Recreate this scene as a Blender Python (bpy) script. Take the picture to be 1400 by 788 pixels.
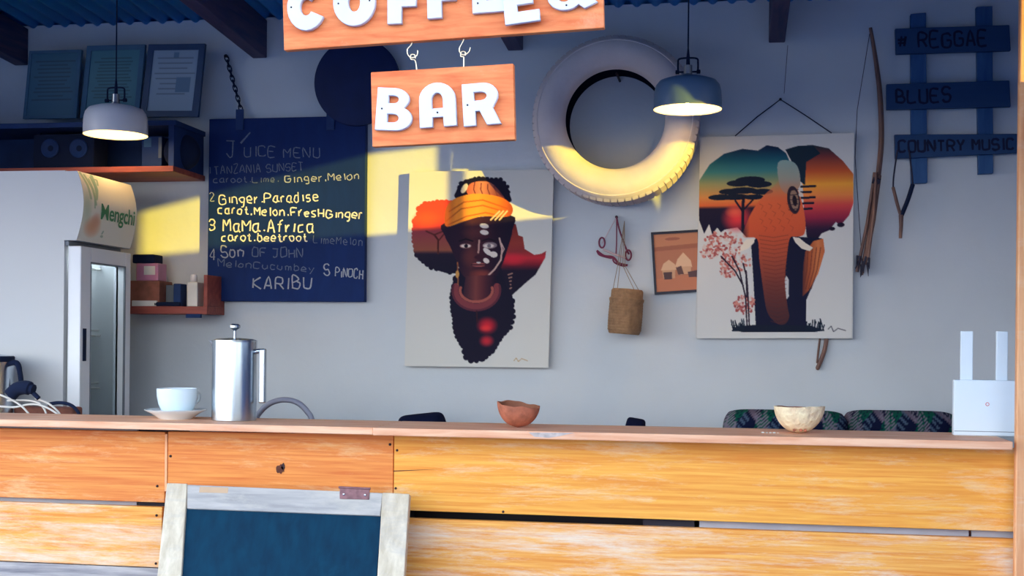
import bpy, bmesh, math, random
import numpy as np
from mathutils import Vector, Matrix

random.seed(7)
for o in list(bpy.data.objects): bpy.data.objects.remove(o)
C = bpy.context.scene.collection
sc = bpy.context.scene

# ------------------------------------------------------------------ camera
F = 1740.0; YAW = math.radians(9.87); ROLL = 0.010; CZ = 1.35; PY = 470.0
AX = Vector((-math.sin(YAW), math.cos(YAW), 0)); RT0 = Vector((math.cos(YAW), math.sin(YAW), 0)); UP0 = Vector((0, 0, 1))
RT = RT0*math.cos(ROLL) + UP0*math.sin(ROLL); UP = UP0*math.cos(ROLL) - RT0*math.sin(ROLL)
cam = bpy.data.cameras.new('camera'); camo = bpy.data.objects.new('camera', cam); C.objects.link(camo)
cam.sensor_width = 36; cam.lens = 36*F/1400; cam.shift_y = (PY-394)/1400; cam.clip_start = 0.05
camo.matrix_world = Matrix(((RT.x, UP.x, -AX.x, 0), (RT.y, UP.y, -AX.y, 0), (RT.z, UP.z, -AX.z, CZ), (0, 0, 0, 1)))
sc.camera = camo

# ------------------------------------------------------------------ sky, sun, exposure
w = bpy.data.worlds.new('sky'); sc.world = w; w.use_nodes = True
nt = w.node_tree; nt.nodes.clear()
tc = nt.nodes.new('ShaderNodeTexCoord'); sp = nt.nodes.new('ShaderNodeSeparateXYZ'); rp = nt.nodes.new('ShaderNodeValToRGB')
bg = nt.nodes.new('ShaderNodeBackground'); ou = nt.nodes.new('ShaderNodeOutputWorld')
nt.links.new(tc.outputs['Generated'], sp.inputs[0]); nt.links.new(sp.outputs['Z'], rp.inputs[0])
rp.color_ramp.elements[0].position = 0.0; rp.color_ramp.elements[0].color = (1.0, .98, .95, 1)
rp.color_ramp.elements[1].position = 0.75; rp.color_ramp.elements[1].color = (.34, .56, 1.0, 1)
e = rp.color_ramp.elements.new(.25); e.color = (.78, .90, 1.0, 1)
nt.links.new(rp.outputs[0], bg.inputs[0]); bg.inputs[1].default_value = 5.2
nt.links.new(bg.outputs[0], ou.inputs[0])
SUN = Vector((1.5, -1, .213))          # towards the sun, low on the right
sl = bpy.data.lights.new('sun', 'SUN'); sl.energy = 7.5; sl.color = (1, .72, .05); sl.angle = math.radians(.53)
so = bpy.data.objects.new('sun', sl); C.objects.link(so); so.location = (8, -5, 6)
so.rotation_euler = SUN.to_track_quat('Z', 'Y').to_euler()
sc.view_settings.view_transform = 'Standard'; sc.view_settings.look = 'None'
sc.view_settings.exposure = 0.0; sc.view_settings.gamma = 1.0; sc.view_settings.use_curve_mapping = False

YW = 4.9      # back wall
YC = 3.6      # counter front edge
def at(px, py, Y):
    d = AX + RT*((px-700)/F) + UP*((PY-py)/F)
    return Vector((0, 0, CZ)) + d*(Y/d.y)
def W(px, py, off=0.0): return at(px, py, YW-off)
def ppm(px, Y):                        # pixels per metre at a column and depth
    return (at(px+50, 400, Y)-at(px-50, 400, Y)).length/100

# ------------------------------------------------------------------ mesh builder
ORI = {}
def srgb(r, g, b):
    f = lambda c: (c/255/12.92) if c/255 <= .04045 else ((c/255+.055)/1.055)**2.4
    return (f(r), f(g), f(b), 1)

def tag(o, label=None, cat=None, group=None, kind=None):
    if label: o['label'] = label
    if cat: o['category'] = cat
    if group: o['group'] = group
    if kind: o['kind'] = kind
    return o
def thing(name, label, cat, loc, group=None, kind=None):
    o = bpy.data.objects.new(name, None); C.objects.link(o); o.location = loc; o.empty_display_size = .05
    ORI[o.name] = Vector(loc)
    return tag(o, label, cat, group, kind)

class MB:
    def __init__(s): s.v = []; s.f = []
    def add(s, vs, fs):
        n = len(s.v); s.v += [Vector(v) for v in vs]; s.f += [tuple(i+n for i in f) for f in fs]; return s
    def box(s, lo, hi):
        x0, y0, z0 = lo; x1, y1, z1 = hi
        return s.add([(x0,y0,z0),(x1,y0,z0),(x1,y1,z0),(x0,y1,z0),(x0,y0,z1),(x1,y0,z1),(x1,y1,z1),(x0,y1,z1)],
                     [(0,3,2,1),(4,5,6,7),(0,1,5,4),(1,2,6,5),(2,3,7,6),(3,0,4,7)])
    def hexa(s, p):                    # 8 points, bottom ring then top ring
        return s.add(p, [(0,3,2,1),(4,5,6,7),(0,1,5,4),(1,2,6,5),(2,3,7,6),(3,0,4,7)])
    def slab(s, pts, y0, y1):          # polygon of (x,z) pushed from y0 to y1
        n = len(pts)
        vs = [(p[0], y0, p[1]) for p in pts] + [(p[0], y1, p[1]) for p in pts]
        return s.add(vs, [tuple(range(n)), tuple(range(2*n-1, n-1, -1))] + [(i, i+n, (i+1) % n+n, (i+1) % n) for i in range(n)])
    def tube(s, pts, r, n=8, cap=True):
        pts = [Vector(p) for p in pts]; k = len(pts)
        rs = r if isinstance(r, (list, tuple)) else [r]*k
        ref = None; vs = []
        for i, p in enumerate(pts):
            t = (pts[min(i+1, k-1)]-pts[max(i-1, 0)])
            t = t.normalized() if t.length > 1e-9 else Vector((0, 0, 1))
            if ref is None:
                ref = t.orthogonal().normalized()
            else:
                ref = (ref - t*ref.dot(t)); ref = ref.normalized() if ref.length > 1e-6 else t.orthogonal().normalized()
            b = t.cross(ref)
            for j in range(n):
                a = 2*math.pi*j/n; vs.append(p + (ref*math.cos(a)+b*math.sin(a))*rs[i])
        fs = [(i*n+j, i*n+(j+1) % n, (i+1)*n+(j+1) % n, (i+1)*n+j) for i in range(k-1) for j in range(n)]
        if cap: fs += [tuple(range(n-1, -1, -1)), tuple(range((k-1)*n, k*n))]
        return s.add(vs, fs)
    def lathe(s, prof, c, axis='Z', n=32, close=False):
        c = Vector(c); vs = []; m = len(prof)
        for i in range(n):
            a = 2*math.pi*i/n
            for r, h in prof:
                if axis == 'Z': vs.append(c+Vector((r*math.cos(a), r*math.sin(a), h)))
                elif axis == 'Y': vs.append(c+Vector((r*math.cos(a), h, r*math.sin(a))))
                else: vs.append(c+Vector((h, r*math.cos(a), r*math.sin(a))))
        fs = []
        for i in range(n):
            for j in range(m if close else m-1):
                fs.append((i*m+j, ((i+1) % n)*m+j, ((i+1) % n)*m+(j+1) % m, i*m+(j+1) % m))
        return s.add(vs, fs)
    def build(s, name, mat, parent=None, origin=None, smooth=False, bevel=0, recalc=True):
        if parent is not None:
            org = ORI[parent.name]
        else:
            org = Vector(origin) if origin is not None else Vector((0, 0, 0))
        me = bpy.data.meshes.new(name); me.from_pydata([tuple(v-org) for v in s.v], [], s.f)
        bm = bmesh.new(); bm.from_mesh(me)
        bmesh.ops.remove_doubles(bm, verts=bm.verts, dist=1e-6)
        if recalc: bmesh.ops.recalc_face_normals(bm, faces=bm.faces)
        bm.to_mesh(me); bm.free()
        if smooth:
            me.shade_smooth(); me.set_sharp_from_angle(angle=math.radians(38))
        me.materials.append(mat)
        o = bpy.data.objects.new(name, me); C.objects.link(o)
        if parent is not None:
            o.parent = parent
        else: o.location = org
        ORI[o.name] = org
        if bevel:
            b = o.modifiers.new('bevel', 'BEVEL'); b.width = bevel; b.segments = 2; b.limit_method = 'ANGLE'
        return o

def smoothpath(pts, n=8):
    pts = [Vector(p) for p in pts]; out = []
    for i in range(len(pts)-1):
        p0 = pts[max(i-1, 0)]; p1 = pts[i]; p2 = pts[i+1]; p3 = pts[min(i+2, len(pts)-1)]
        for k in range(n):
            t = k/n
            out.append(.5*((2*p1)+(p2-p0)*t+(2*p0-5*p1+4*p2-p3)*t*t+(3*p1-p0-3*p2+p3)*t**3))
    out.append(pts[-1]); return out

# ------------------------------------------------------------------ materials
def N(t, kind, **kw):
    n = t.nodes.new(kind)
    for k, v in kw.items(): setattr(n, k, v)
    return n
def newmat(name):
    m = bpy.data.materials.new(name); m.use_nodes = True
    t = m.node_tree; p = t.nodes['Principled BSDF']; return m, t, p
def mat(name, col, rough=.6, metal=0, var=.08, scale=12, bump=0, spec=.4, emit=None, es=0, bscale=None):
    m, t, p = newmat(name)
    p.inputs['Roughness'].default_value = rough; p.inputs['Metallic'].default_value = metal
    p.inputs['Specular IOR Level'].default_value = spec
    co = N(t, 'ShaderNodeTexCoord'); no = N(t, 'ShaderNodeTexNoise'); no.inputs['Scale'].default_value = scale; no.inputs['Detail'].default_value = 5
    t.links.new(co.outputs['Object'], no.inputs['Vector'])
    r = N(t, 'ShaderNodeValToRGB')
    r.color_ramp.elements[0].position = .3; r.color_ramp.elements[1].position = .7
    r.color_ramp.elements[0].color = tuple(c*(1-var) for c in col[:3])+(1,)
    r.color_ramp.elements[1].color = tuple(min(1, c*(1+var)) for c in col[:3])+(1,)
    t.links.new(no.outputs['Fac'], r.inputs[0]); t.links.new(r.outputs[0], p.inputs['Base Color'])
    if bump:
        n2 = N(t, 'ShaderNodeTexNoise'); n2.inputs['Scale'].default_value = bscale or scale*4; n2.inputs['Detail'].default_value = 6
        t.links.new(co.outputs['Object'], n2.inputs['Vector'])
        b = N(t, 'ShaderNodeBump'); b.inputs['Strength'].default_value = bump; b.inputs['Distance'].default_value = .01
        t.links.new(n2.outputs['Fac'], b.inputs['Height']); t.links.new(b.outputs[0], p.inputs['Normal'])
    if emit:
        p.inputs['Emission Color'].default_value = emit; p.inputs['Emission Strength'].default_value = es
    return m
def wood(name, dark, light, worn=None, wamt=.5, rough=.55, stretch=(1.2, 14, 14), wscale=(1.5, 3, 6), bump=.25, coat=0):
    m, t, p = newmat(name); p.inputs['Roughness'].default_value = rough; p.inputs['Specular IOR Level'].default_value = .3
    co = N(t, 'ShaderNodeTexCoord')
    mp = N(t, 'ShaderNodeMapping'); mp.inputs['Scale'].default_value = stretch
    t.links.new(co.outputs['Object'], mp.inputs['Vector'])
    n1 = N(t, 'ShaderNodeTexNoise'); n1.inputs['Scale'].default_value = 3.2; n1.inputs['Detail'].default_value = 11; n1.inputs['Roughness'].default_value = .58; n1.inputs['Distortion'].default_value = .35
    t.links.new(mp.outputs[0], n1.inputs['Vector'])
    r = N(t, 'ShaderNodeValToRGB'); r.color_ramp.elements[0].position = .34; r.color_ramp.elements[1].position = .66
    r.color_ramp.elements[0].color = dark; r.color_ramp.elements[1].color = light
    t.links.new(n1.outputs['Fac'], r.inputs[0]); last = r.outputs[0]
    if worn:
        m2 = N(t, 'ShaderNodeMapping'); m2.inputs['Scale'].default_value = wscale; t.links.new(co.outputs['Object'], m2.inputs['Vector'])
        n2 = N(t, 'ShaderNodeTexNoise'); n2.inputs['Scale'].default_value = 1.6; n2.inputs['Detail'].default_value = 12; n2.inputs['Roughness'].default_value = .78; n2.inputs['Distortion'].default_value = .25
        t.links.new(m2.outputs[0], n2.inputs['Vector'])
        r2 = N(t, 'ShaderNodeValToRGB'); r2.color_ramp.elements[0].position = 1-wamt-.07; r2.color_ramp.elements[1].position = 1-wamt+.13
        r2.color_ramp.elements[0].color = (0, 0, 0, 1); r2.color_ramp.elements[1].color = (.85, .85, .85, 1)
        t.links.new(n2.outputs['Fac'], r2.inputs[0])
        mx = N(t, 'ShaderNodeMix', data_type='RGBA'); mx.inputs['B'].default_value = worn
        t.links.new(r2.outputs[0], mx.inputs['Factor']); t.links.new(last, mx.inputs['A']); last = mx.outputs['Result']
    t.links.new(last, p.inputs['Base Color'])
    b = N(t, 'ShaderNodeBump'); b.inputs['Strength'].default_value = bump; b.inputs['Distance'].default_value = .004
    t.links.new(n1.outputs['Fac'], b.inputs['Height']); t.links.new(b.outputs[0], p.inputs['Normal'])
    return m
def attrmat(name, rough=.7, spec=.2, bump=.08):
    m, t, p = newmat(name); p.inputs['Roughness'].default_value = rough; p.inputs['Specular IOR Level'].default_value = spec
    a = N(t, 'ShaderNodeAttribute'); a.attribute_name = 'paint'; t.links.new(a.outputs['Color'], p.inputs['Base Color'])
    co = N(t, 'ShaderNodeTexCoord'); n2 = N(t, 'ShaderNodeTexNoise'); n2.inputs['Scale'].default_value = 300
    t.links.new(co.outputs['Object'], n2.inputs['Vector'])
    b = N(t, 'ShaderNodeBump'); b.inputs['Strength'].default_value = bump; b.inputs['Distance'].default_value = .002
    t.links.new(n2.outputs['Fac'], b.inputs['Height']); t.links.new(b.outputs[0], p.inputs['Normal'])
    return m

M = {}
M['wall'] = mat('wall_plaster', srgb(204, 210, 216), .9, var=.04, scale=3, bump=.25, spec=.1, bscale=14)
M['floor'] = mat('concrete_floor', srgb(112, 128, 152), .9, var=.1, scale=4, bump=.2)
M['sand'] = mat('gravel_ground', srgb(66, 82, 104), .95, var=.1, scale=2, bump=.3)
M['roof'] = mat('roof_sheet', srgb(24, 150, 232), .5, metal=.0, var=.12, scale=3, bump=.1)
M['rafter'] = wood('rafter_wood', srgb(38, 48, 86), srgb(80, 66, 92), bump=.2, stretch=(14, 1.2, 14))
M['plank_o'] = wood('varnished_plank', srgb(234, 146, 54), srgb(250, 182, 80), srgb(244, 214, 170), .40, wscale=(1.8, 4, 11), stretch=(1.1, 14, 36))
M['plank_r'] = wood('red_varnished_plank', srgb(216, 114, 52), srgb(238, 154, 76), srgb(242, 205, 150), .40, wscale=(1.8, 4, 11), stretch=(1.1, 14, 36))
M['plank_p'] = wood('worn_plank', srgb(226, 136, 52), srgb(246, 182, 92), srgb(236, 222, 204), .475, wscale=(1.3, 4, 10), stretch=(1.1, 14, 36))
M['plank_w'] = wood('weathered_plank', srgb(120, 116, 122), srgb(190, 182, 178), bump=.8)
M['top'] = wood('countertop_wood', srgb(226, 154, 116), srgb(248, 198, 162), srgb(222, 196, 180), .36, bump=.12)
M['post'] = wood('post_wood', srgb(226, 150, 100), srgb(246, 188, 138), srgb(240, 205, 170), .4, stretch=(14, 14, 1.2))
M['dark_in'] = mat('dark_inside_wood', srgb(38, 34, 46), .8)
M['frame_w'] = wood('pale_frame_wood', srgb(192, 176, 150), srgb(222, 208, 184), srgb(180, 174, 168), .42, stretch=(14, 14, 1.4), bump=.15)
M['frame_g'] = wood('grey_frame_wood', srgb(156, 152, 150), srgb(190, 184, 178), srgb(204, 196, 182), .42, stretch=(1.4, 14, 14), bump=.15)
M['slate'] = wood('green_chalk_panel', srgb(0, 42, 66), srgb(0, 54, 78), srgb(14, 72, 94), .34, rough=.95, stretch=(9, 9, 1.2), wscale=(3, 3, 1.5), bump=.05)
M['rust'] = mat('rusty_hinge', srgb(140, 100, 102), .6, metal=.4, var=.25, scale=60)
M['sign'] = wood('sign_wood', srgb(206, 98, 50), srgb(230, 136, 80), srgb(226, 160, 120), .36, stretch=(3, 3, 22), wscale=(4, 4, 7), bump=.12)
M['letter'] = mat('white_letter', srgb(208, 214, 228), .55, var=.03, scale=20)
M['letter_side'] = M['letter']
M['navy'] = wood('navy_blackboard', srgb(3, 36, 92), srgb(5, 42, 102), srgb(16, 50, 104), .36, rough=.75, stretch=(6, 6, 2), wscale=(3, 3, 2), bump=.04)
M['black'] = mat('black_plastic', srgb(10, 26, 56), 1.15, var=.1)
M['navydark'] = mat('dark_navy_wood', srgb(12, 48, 100), .7, var=.2)
M['chalk'] = mat('chalk_faint', srgb(104, 118, 140), .95, var=.3, scale=160)
M['chalk2'] = mat('chalk_bright', srgb(222, 220, 208), .95, var=.12, scale=160)
M['chalk3'] = mat('chalk_mid', srgb(168, 174, 182), .95, var=.2, scale=160)
M['tyre'] = mat('white_painted_rubber', srgb(206, 196, 196), 1.15, var=.06, scale=9, bump=.12, bscale=40, spec=.5)
M['tyre_in'] = mat('bare_rubber', srgb(18, 24, 48), .8)
M['enamel'] = mat('white_enamel', srgb(214, 212, 214), .35, var=.02)
M['enamel_in'] = mat('shade_inner_enamel', srgb(255, 240, 205), .5, var=.0)
M['enamel_g'] = mat('slate_enamel', srgb(92, 118, 146), .35, var=.03)
M['bulb'] = mat('lit_bulb', srgb(255, 230, 170), .4, emit=srgb(255, 214, 130), es=14)
M['steel'] = mat('brushed_steel', srgb(186, 196, 206), .27, metal=1, var=.02)
M['chrome'] = mat('grey_metal', srgb(160, 165, 172), .3, metal=1, var=.03)
M['brass'] = mat('brass_hook', srgb(200, 186, 160), .35, metal=.8, var=.1)
M['fridge'] = mat('fridge_enamel', srgb(194, 195, 196), .4, var=.02, scale=2)
M['fridge_door'] = mat('white_door_enamel', srgb(236, 238, 240), .4, var=.01)
M['fridge_in'] = mat('fridge_lining', srgb(190, 198, 206), .5, var=.02)
M['gasket'] = mat('grey_gasket', srgb(120, 126, 134), .6)
M['porcelain'] = mat('white_porcelain', srgb(226, 240, 246), .15, var=.01, spec=.6)
M['coco'] = mat('coconut_shell', srgb(176, 104, 78), .7, var=.3, scale=40, bump=.4, bscale=90)
M['coco_in'] = mat('coconut_inside', srgb(150, 92, 66), .7, var=.2, scale=30)
M['husk'] = mat('pale_coconut', srgb(250, 220, 182), .85, var=.2, scale=30, bump=.9, bscale=60)
M['router'] = mat('white_router_plastic', srgb(222, 236, 246), .4, var=.01)
M['red'] = mat('red_ring', srgb(214, 110, 120), .5)
M['basket'] = mat('woven_fibre', srgb(154, 118, 86), .9, var=.25, scale=50, bump=.6, bscale=120)
M['string'] = mat('jute_string', srgb(150, 130, 110), .9)
M['darkstring'] = mat('dark_cord', srgb(40, 40, 60), .8)
M['leather'] = mat('maroon_leather', srgb(120, 40, 70), .6, var=.2)
M['bead'] = mat('pale_bead', srgb(200, 176, 180), .5)
M['stick'] = wood('stick_wood', srgb(84, 62, 62), srgb(140, 104, 90), stretch=(14, 14, 2))
M['blue_board'] = wood('blue_board', srgb(30, 74, 120), srgb(40, 88, 134), srgb(24, 62, 106), 1.15, bump=.3)
M['blue_post'] = wood('blue_grey_board', srgb(36, 80, 132), srgb(52, 96, 146), bump=.3, stretch=(14, 14, 1.4))
M['dark_paint'] = mat('dark_lettering', srgb(8, 22, 56), .8)
M['canvas'] = mat('canvas_edge', srgb(206, 206, 204), .9, var=.03)
M['paint'] = attrmat('painted_canvas')
M['print'] = attrmat('printed_paper', .5, .3, .02)
M['cloth'] = attrmat('printed_cloth', .9, .1, .3)
M['frame_b'] = mat('black_frame', srgb(22, 26, 48), .5)
M['frame_s'] = mat('silver_frame', srgb(70, 104, 132), 1.15, var=.1)
M['frame_n'] = mat('blue_frame', srgb(26, 60, 98), .5, var=.1)
M['shelf_r'] = wood('red_shelf_wood', srgb(130, 62, 56), srgb(166, 84, 70), bump=.15)
M['pink'] = mat('pink_tin', srgb(196, 130, 160), .4)
M['cartonw'] = mat('white_carton', srgb(220, 216, 208), .7)
M['cartong'] = mat('grey_carton', srgb(96, 106, 118), .7)
M['brown'] = mat('brown_box_wood', srgb(136, 82, 66), .7, var=.25, scale=30)
M['green_text'] = mat('green_print', srgb(58, 140, 92), .5)
M['cable_w'] = mat('white_cable', srgb(220, 216, 210), .5)
M['hose'] = mat('grey_hose', srgb(140, 142, 158), .45)
M['darkcloth'] = mat('dark_cloth', srgb(22, 30, 48), .9, var=.2, bump=.3)
M['side'] = mat('blue_side_boards', srgb(44, 82, 140), .8)
M['neigh'] = mat('neighbour_plaster', srgb(190, 170, 140), .9)
M['batten'] = mat('grey_batten', srgb(164, 164, 172), .8)
M['nail'] = mat('nail_head', srgb(60, 44, 48), .6, metal=.5)
M['crack'] = mat('dark_knot', srgb(92, 48, 34), .8, var=.3, scale=80)
def glass(name, col, alpha_rough=.02):
    m, t, p = newmat(name)
    p.inputs['Base Color'].default_value = col; p.inputs['Roughness'].default_value = alpha_rough
    p.inputs['Transmission Weight'].default_value = 1; p.inputs['IOR'].default_value = 1.02; p.inputs['Specular IOR Level'].default_value = .9
    return m
M['glass'] = glass('door_glass', srgb(222, 232, 238))

# ------------------------------------------------------------------ numpy painter
class Paint:
    def __init__(s, nx, ny, x0, y0, x1, y1, bgc):
        s.nx, s.ny = nx, ny
        xs = x0+(np.arange(nx*2)+.5)/(nx*2)*(x1-x0); ys = y0+(np.arange(ny*2)+.5)/(ny*2)*(y1-y0)
        s.X, s.Y = np.meshgrid(xs, ys); s.I = np.zeros((ny*2, nx*2, 3)); s.I[:] = bgc; s.clipm = None
    def put(s, m, col, a=1.0):
        if s.clipm is not None: m = m & s.clipm
        c = np.asarray(col(s.X[m], s.Y[m]) if callable(col) else col, float)
        if callable(a): a = a(s.X[m], s.Y[m])[:, None]
        s.I[m] = s.I[m]*(1-a)+c*a
    def pm(s, pts):
        m = np.zeros(s.X.shape, bool); n = len(pts)
        for i in range(n):
            xa, ya = pts[i]; xb, yb = pts[(i+1) % n]
            if ya == yb: continue
            c = ((ya > s.Y) != (yb > s.Y)) & (s.X < (xb-xa)*(s.Y-ya)/(yb-ya)+xa); m ^= c
        return m
    def poly(s, pts, col, a=1.0, sm=0):
        if sm: pts = closed(pts, sm)
        s.put(s.pm(pts), col, a)
    def ell(s, cx, cy, rx, ry, col, a=1.0, rot=0):
        dx = s.X-cx; dy = s.Y-cy; c, n = math.cos(rot), math.sin(rot)
        s.put(((dx*c+dy*n)/rx)**2+((-dx*n+dy*c)/ry)**2 < 1, col, a)
    def glow(s, cx, cy, rx, ry, col, a=1.0):
        d = ((s.X-cx)/rx)**2+((s.Y-cy)/ry)**2; m = d < 1
        s.put(m, col, lambda x, y: a*(1-(((x-cx)/rx)**2+((y-cy)/ry)**2))**1.2)
    def line(s, pts, wd, col, a=1.0):
        m = np.zeros(s.X.shape, bool)
        for (xa, ya), (xb, yb) in zip(pts[:-1], pts[1:]):
            L = (xb-xa)**2+(yb-ya)**2+1e-9; t = np.clip(((s.X-xa)*(xb-xa)+(s.Y-ya)*(yb-ya))/L, 0, 1)
            m |= (s.X-xa-t*(xb-xa))**2+(s.Y-ya-t*(yb-ya))**2 < (wd/2)**2
        s.put(m, col, a)
    def lin(s):
        I = s.I.reshape(s.ny, 2, s.nx, 2, 3).mean((1, 3))/255
        return np.where(I <= .04045, I/12.92, ((I+.055)/1.055)**2.4)
def closed(pts, n=6):
    out = []; k = len(pts)
    for i in range(k):
        p0, p1, p2, p3 = [np.array(pts[(i+j-1) % k], float) for j in range(4)]
        for q in range(n):
            t = q/n; out.append(tuple(.5*(2*p1+(p2-p0)*t+(2*p0-5*p1+4*p2-p3)*t*t+(3*p1-p0-3*p2+p3)*t**3)))
    return out
def vgrad(stops):
    ys = [q[0] for q in stops]; cs = np.array([q[1] for q in stops], float)
    return lambda x, y: np.stack([np.interp(y, ys, cs[:, k]) for k in range(3)], -1)
def hgrad(stops):
    g = vgrad(stops); return lambda x, y: g(y, x)

def painted_face(name, P, TL, TR, BL, material, parent, bend=None):
    """a fine grid of quads whose vertex colours hold the print; corners in world space"""
    lin = P.lin(); ny, nx = lin.shape[:2]
    org = ORI[parent.name]; TL, TR, BL = [np.array(p-org) for p in (TL, TR, BL)]
    u = np.linspace(0, 1, nx); v = np.linspace(0, 1, ny)
    U, V = np.meshgrid(u, v)
    co = TL+U[..., None]*(TR-TL)+V[..., None]*(BL-TL)
    if bend is not None: co = co+bend(U, V)
    idx = np.arange(nx*ny).reshape(ny, nx)
    q = np.stack([idx[:-1, :-1], idx[1:, :-1], idx[1:, 1:], idx[:-1, 1:]], -1).reshape(-1, 4)
    me = bpy.data.meshes.new(name); nf = len(q)
    me.vertices.add(nx*ny); me.vertices.foreach_set('co', co.reshape(-1))
    me.loops.add(nf*4); me.loops.foreach_set('vertex_index', q.reshape(-1).astype(np.int32))
    me.polygons.add(nf); me.polygons.foreach_set('loop_start', (np.arange(nf)*4).astype(np.int32))
    me.update(calc_edges=True)
    ca = me.color_attributes.new('paint', 'FLOAT_COLOR', 'POINT')
    ca.data.foreach_set('color', np.concatenate([lin.reshape(-1, 3), np.ones((nx*ny, 1))], 1).reshape(-1))
    me.shade_smooth(); me.materials.append(material)
    o = bpy.data.objects.new(name, me); C.objects.link(o); o.parent = parent; ORI[o.name] = org
    return o

# ------------------------------------------------------------------ single stroke hand lettering
G = {'A':'02 28 42;14 34','B':'02 08 28 37 36 25 05;25 35 44 43 32 02','C':'47 38 18 07 03 12 32 43','E':'48 08 02 42;05 35','F':'48 08 02;05 35',
'G':'47 38 18 07 03 12 32 43 45 25','H':'02 08;42 48;05 45','I':'12 18','J':'08 48;38 33 22 12 03','K':'02 08;48 05 42','L':'08 02 42','M':'02 08 25 48 42',
'N':'02 08 42 48','O':'18 07 03 12 32 43 47 38 18','P':'02 08 38 47 46 35 05','R':'02 08 38 47 46 35 05;25 42','S':'47 38 18 07 06 15 35 44 43 32 12 03',
'T':'08 48;28 22','U':'08 03 12 32 43 48','Y':'08 25 48;25 22','Z':'08 48 02 42','#':'12 28;32 48;04 44;06 46',
'a':'36 16 05 03 12 22 33;36 33 42','b':'08 02;05 16 26 35 33 22 12 03','c':'36 16 05 03 12 32','d':'36 16 05 03 12 22 33;38 32','e':'04 34 35 26 16 05 03 12 32',
'f':'38 28 17 12;06 26','g':'36 16 05 04 13 33;36 31 20 10','h':'08 02;05 16 26 35 32','i':'16 12','l':'18 12','m':'02 06;05 16 25 22;25 36 45 42',
'n':'02 06;05 16 26 35 32','o':'16 05 03 12 22 33 35 26 16','p':'06 00;05 16 26 35 33 22 12 03','r':'02 06;04 16 26','s':'36 16 05 14 24 33 22 02',
't':'18 13 22 32;06 26','u':'06 03 12 22 33;36 32','y':'06 14;36 10','.':'12 13','1':'17 28 22','2':'07 18 28 37 36 02 42','3':'07 18 38 47 46 35 15;35 44 43 32 12 03','4':'38 04 44;32 38',' ':''}
NARROW = {'I': 2, 'i': 2, 'l': 2, '.': 2, 't': 3.4, ' ': 2.6, 'r': 3.2, 'f': 3.4, 'M': 5, 'm': 5}
def hand(text, p0, p1, h, wd, Y, jit=.25):
    """ribbons of chalk or paint from image point p0 (baseline start) to p1 (baseline end) on the plane Y; h, wd in px"""
    rnd = random.Random(text); mb = MB()
    adv = [NARROW.get(c, 4.2 if c.islower() else 5.0)+.9 for c in text]; tot = sum(adv)-.9
    p0 = Vector(p0); p1 = Vector(p1); ux = (p1-p0)/tot; perp = Vector((ux.y, -ux.x)).normalized()*(h/6); hw = wd/2
    cx = 0
    for c, a in zip(text, adv):
        off = rnd.uniform(-.3, .3); sc_ = rnd.uniform(.9, 1.08)
        for st in G[c].split(';'):
            if not st: continue
            pts = []
            for q in st.split():
                gx, gy = int(q[0]), int(q[1])
                pts.append(p0+ux*(cx+gx+rnd.uniform(-jit, jit))+perp*((gy-2)*sc_+off+rnd.uniform(-jit, jit)))
            if len(pts) > 2:
                sm = smoothpath([(p.x, p.y, 0) for p in pts], 3); pts = [Vector((p.x, p.y)) for p in sm]
            n = len(pts); L = []; R = []
            for i, p in enumerate(pts):
                t = (pts[min(i+1, n-1)]-pts[max(i-1, 0)])
                t = t.normalized() if t.length > 1e-6 else Vector((1, 0)); nn = Vector((-t.y, t.x))*hw*rnd.uniform(.8, 1.15)
                L.append(at(*(p+nn), Y)); R.append(at(*(p-nn), Y))
            mb.add(L+R, [(i, i+1, n+i+1, n+i) for i in range(n-1)])
        cx += a
    for v in list(mb.v): pass
    return mb

# ================================================================== SETTING
def struct(o): o['kind'] = 'structure'; return o
struct(MB().box((-30, -25, -.12), (30, 30, -.02)).build('ground', M['sand']))
struct(MB().box((-3.4, 3.4, -.02), (1.2, YW+.2, 0)).build('floor', M['floor']))
ZR = lambda Y: 2.66+.07*(YW-Y)                       # underside height of the roof
struct(MB().box((-3.5, YW, 0), (1.2, YW+.15, 2.66)).build('wall_back', M['wall']))
struct(MB().box((-3.5, 3.66, 0), (-3.38, YW, 2.68)).build('wall_left', M['wall']))
# right side wall with the open slot under the roof that lets the evening sun in
XS = 1.1
wr = MB()
def wp(poly): 
    n = len(poly); vs = [(XS, y, z) for y, z in poly]+[(XS+.05, y, z) for y, z in poly]
    wr.add(vs, [tuple(range(n)), tuple(range(2*n-1, n-1, -1))]+[(i, (i+1) % n, (i+1) % n+n, i+n) for i in range(n)])
wp([(2.1, 0), (3.976, 0), (3.976, 2.06), (3.945, 2.06), (3.93, 2.118), (3.80, 2.118), (3.72, 2.09), (2.63, 2.188), (2.53, 2.197), (2.53, 2.38), (2.1, 2.35)])
wp([(2.1, 2.35), (2.53, 2.38), (2.63, 2.393), (3.18, 2.466), (3.42, 2.45), (3.48, 2.35), (3.54, 2.32), (3.976, 2.25), (3.976, 2.72), (2.1, 2.85)])
wp([(3.976, 0), (YW, 0), (YW, 2.67), (3.976, 2.73)])
struct(wr.build('wall_right', M['side']))
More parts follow.
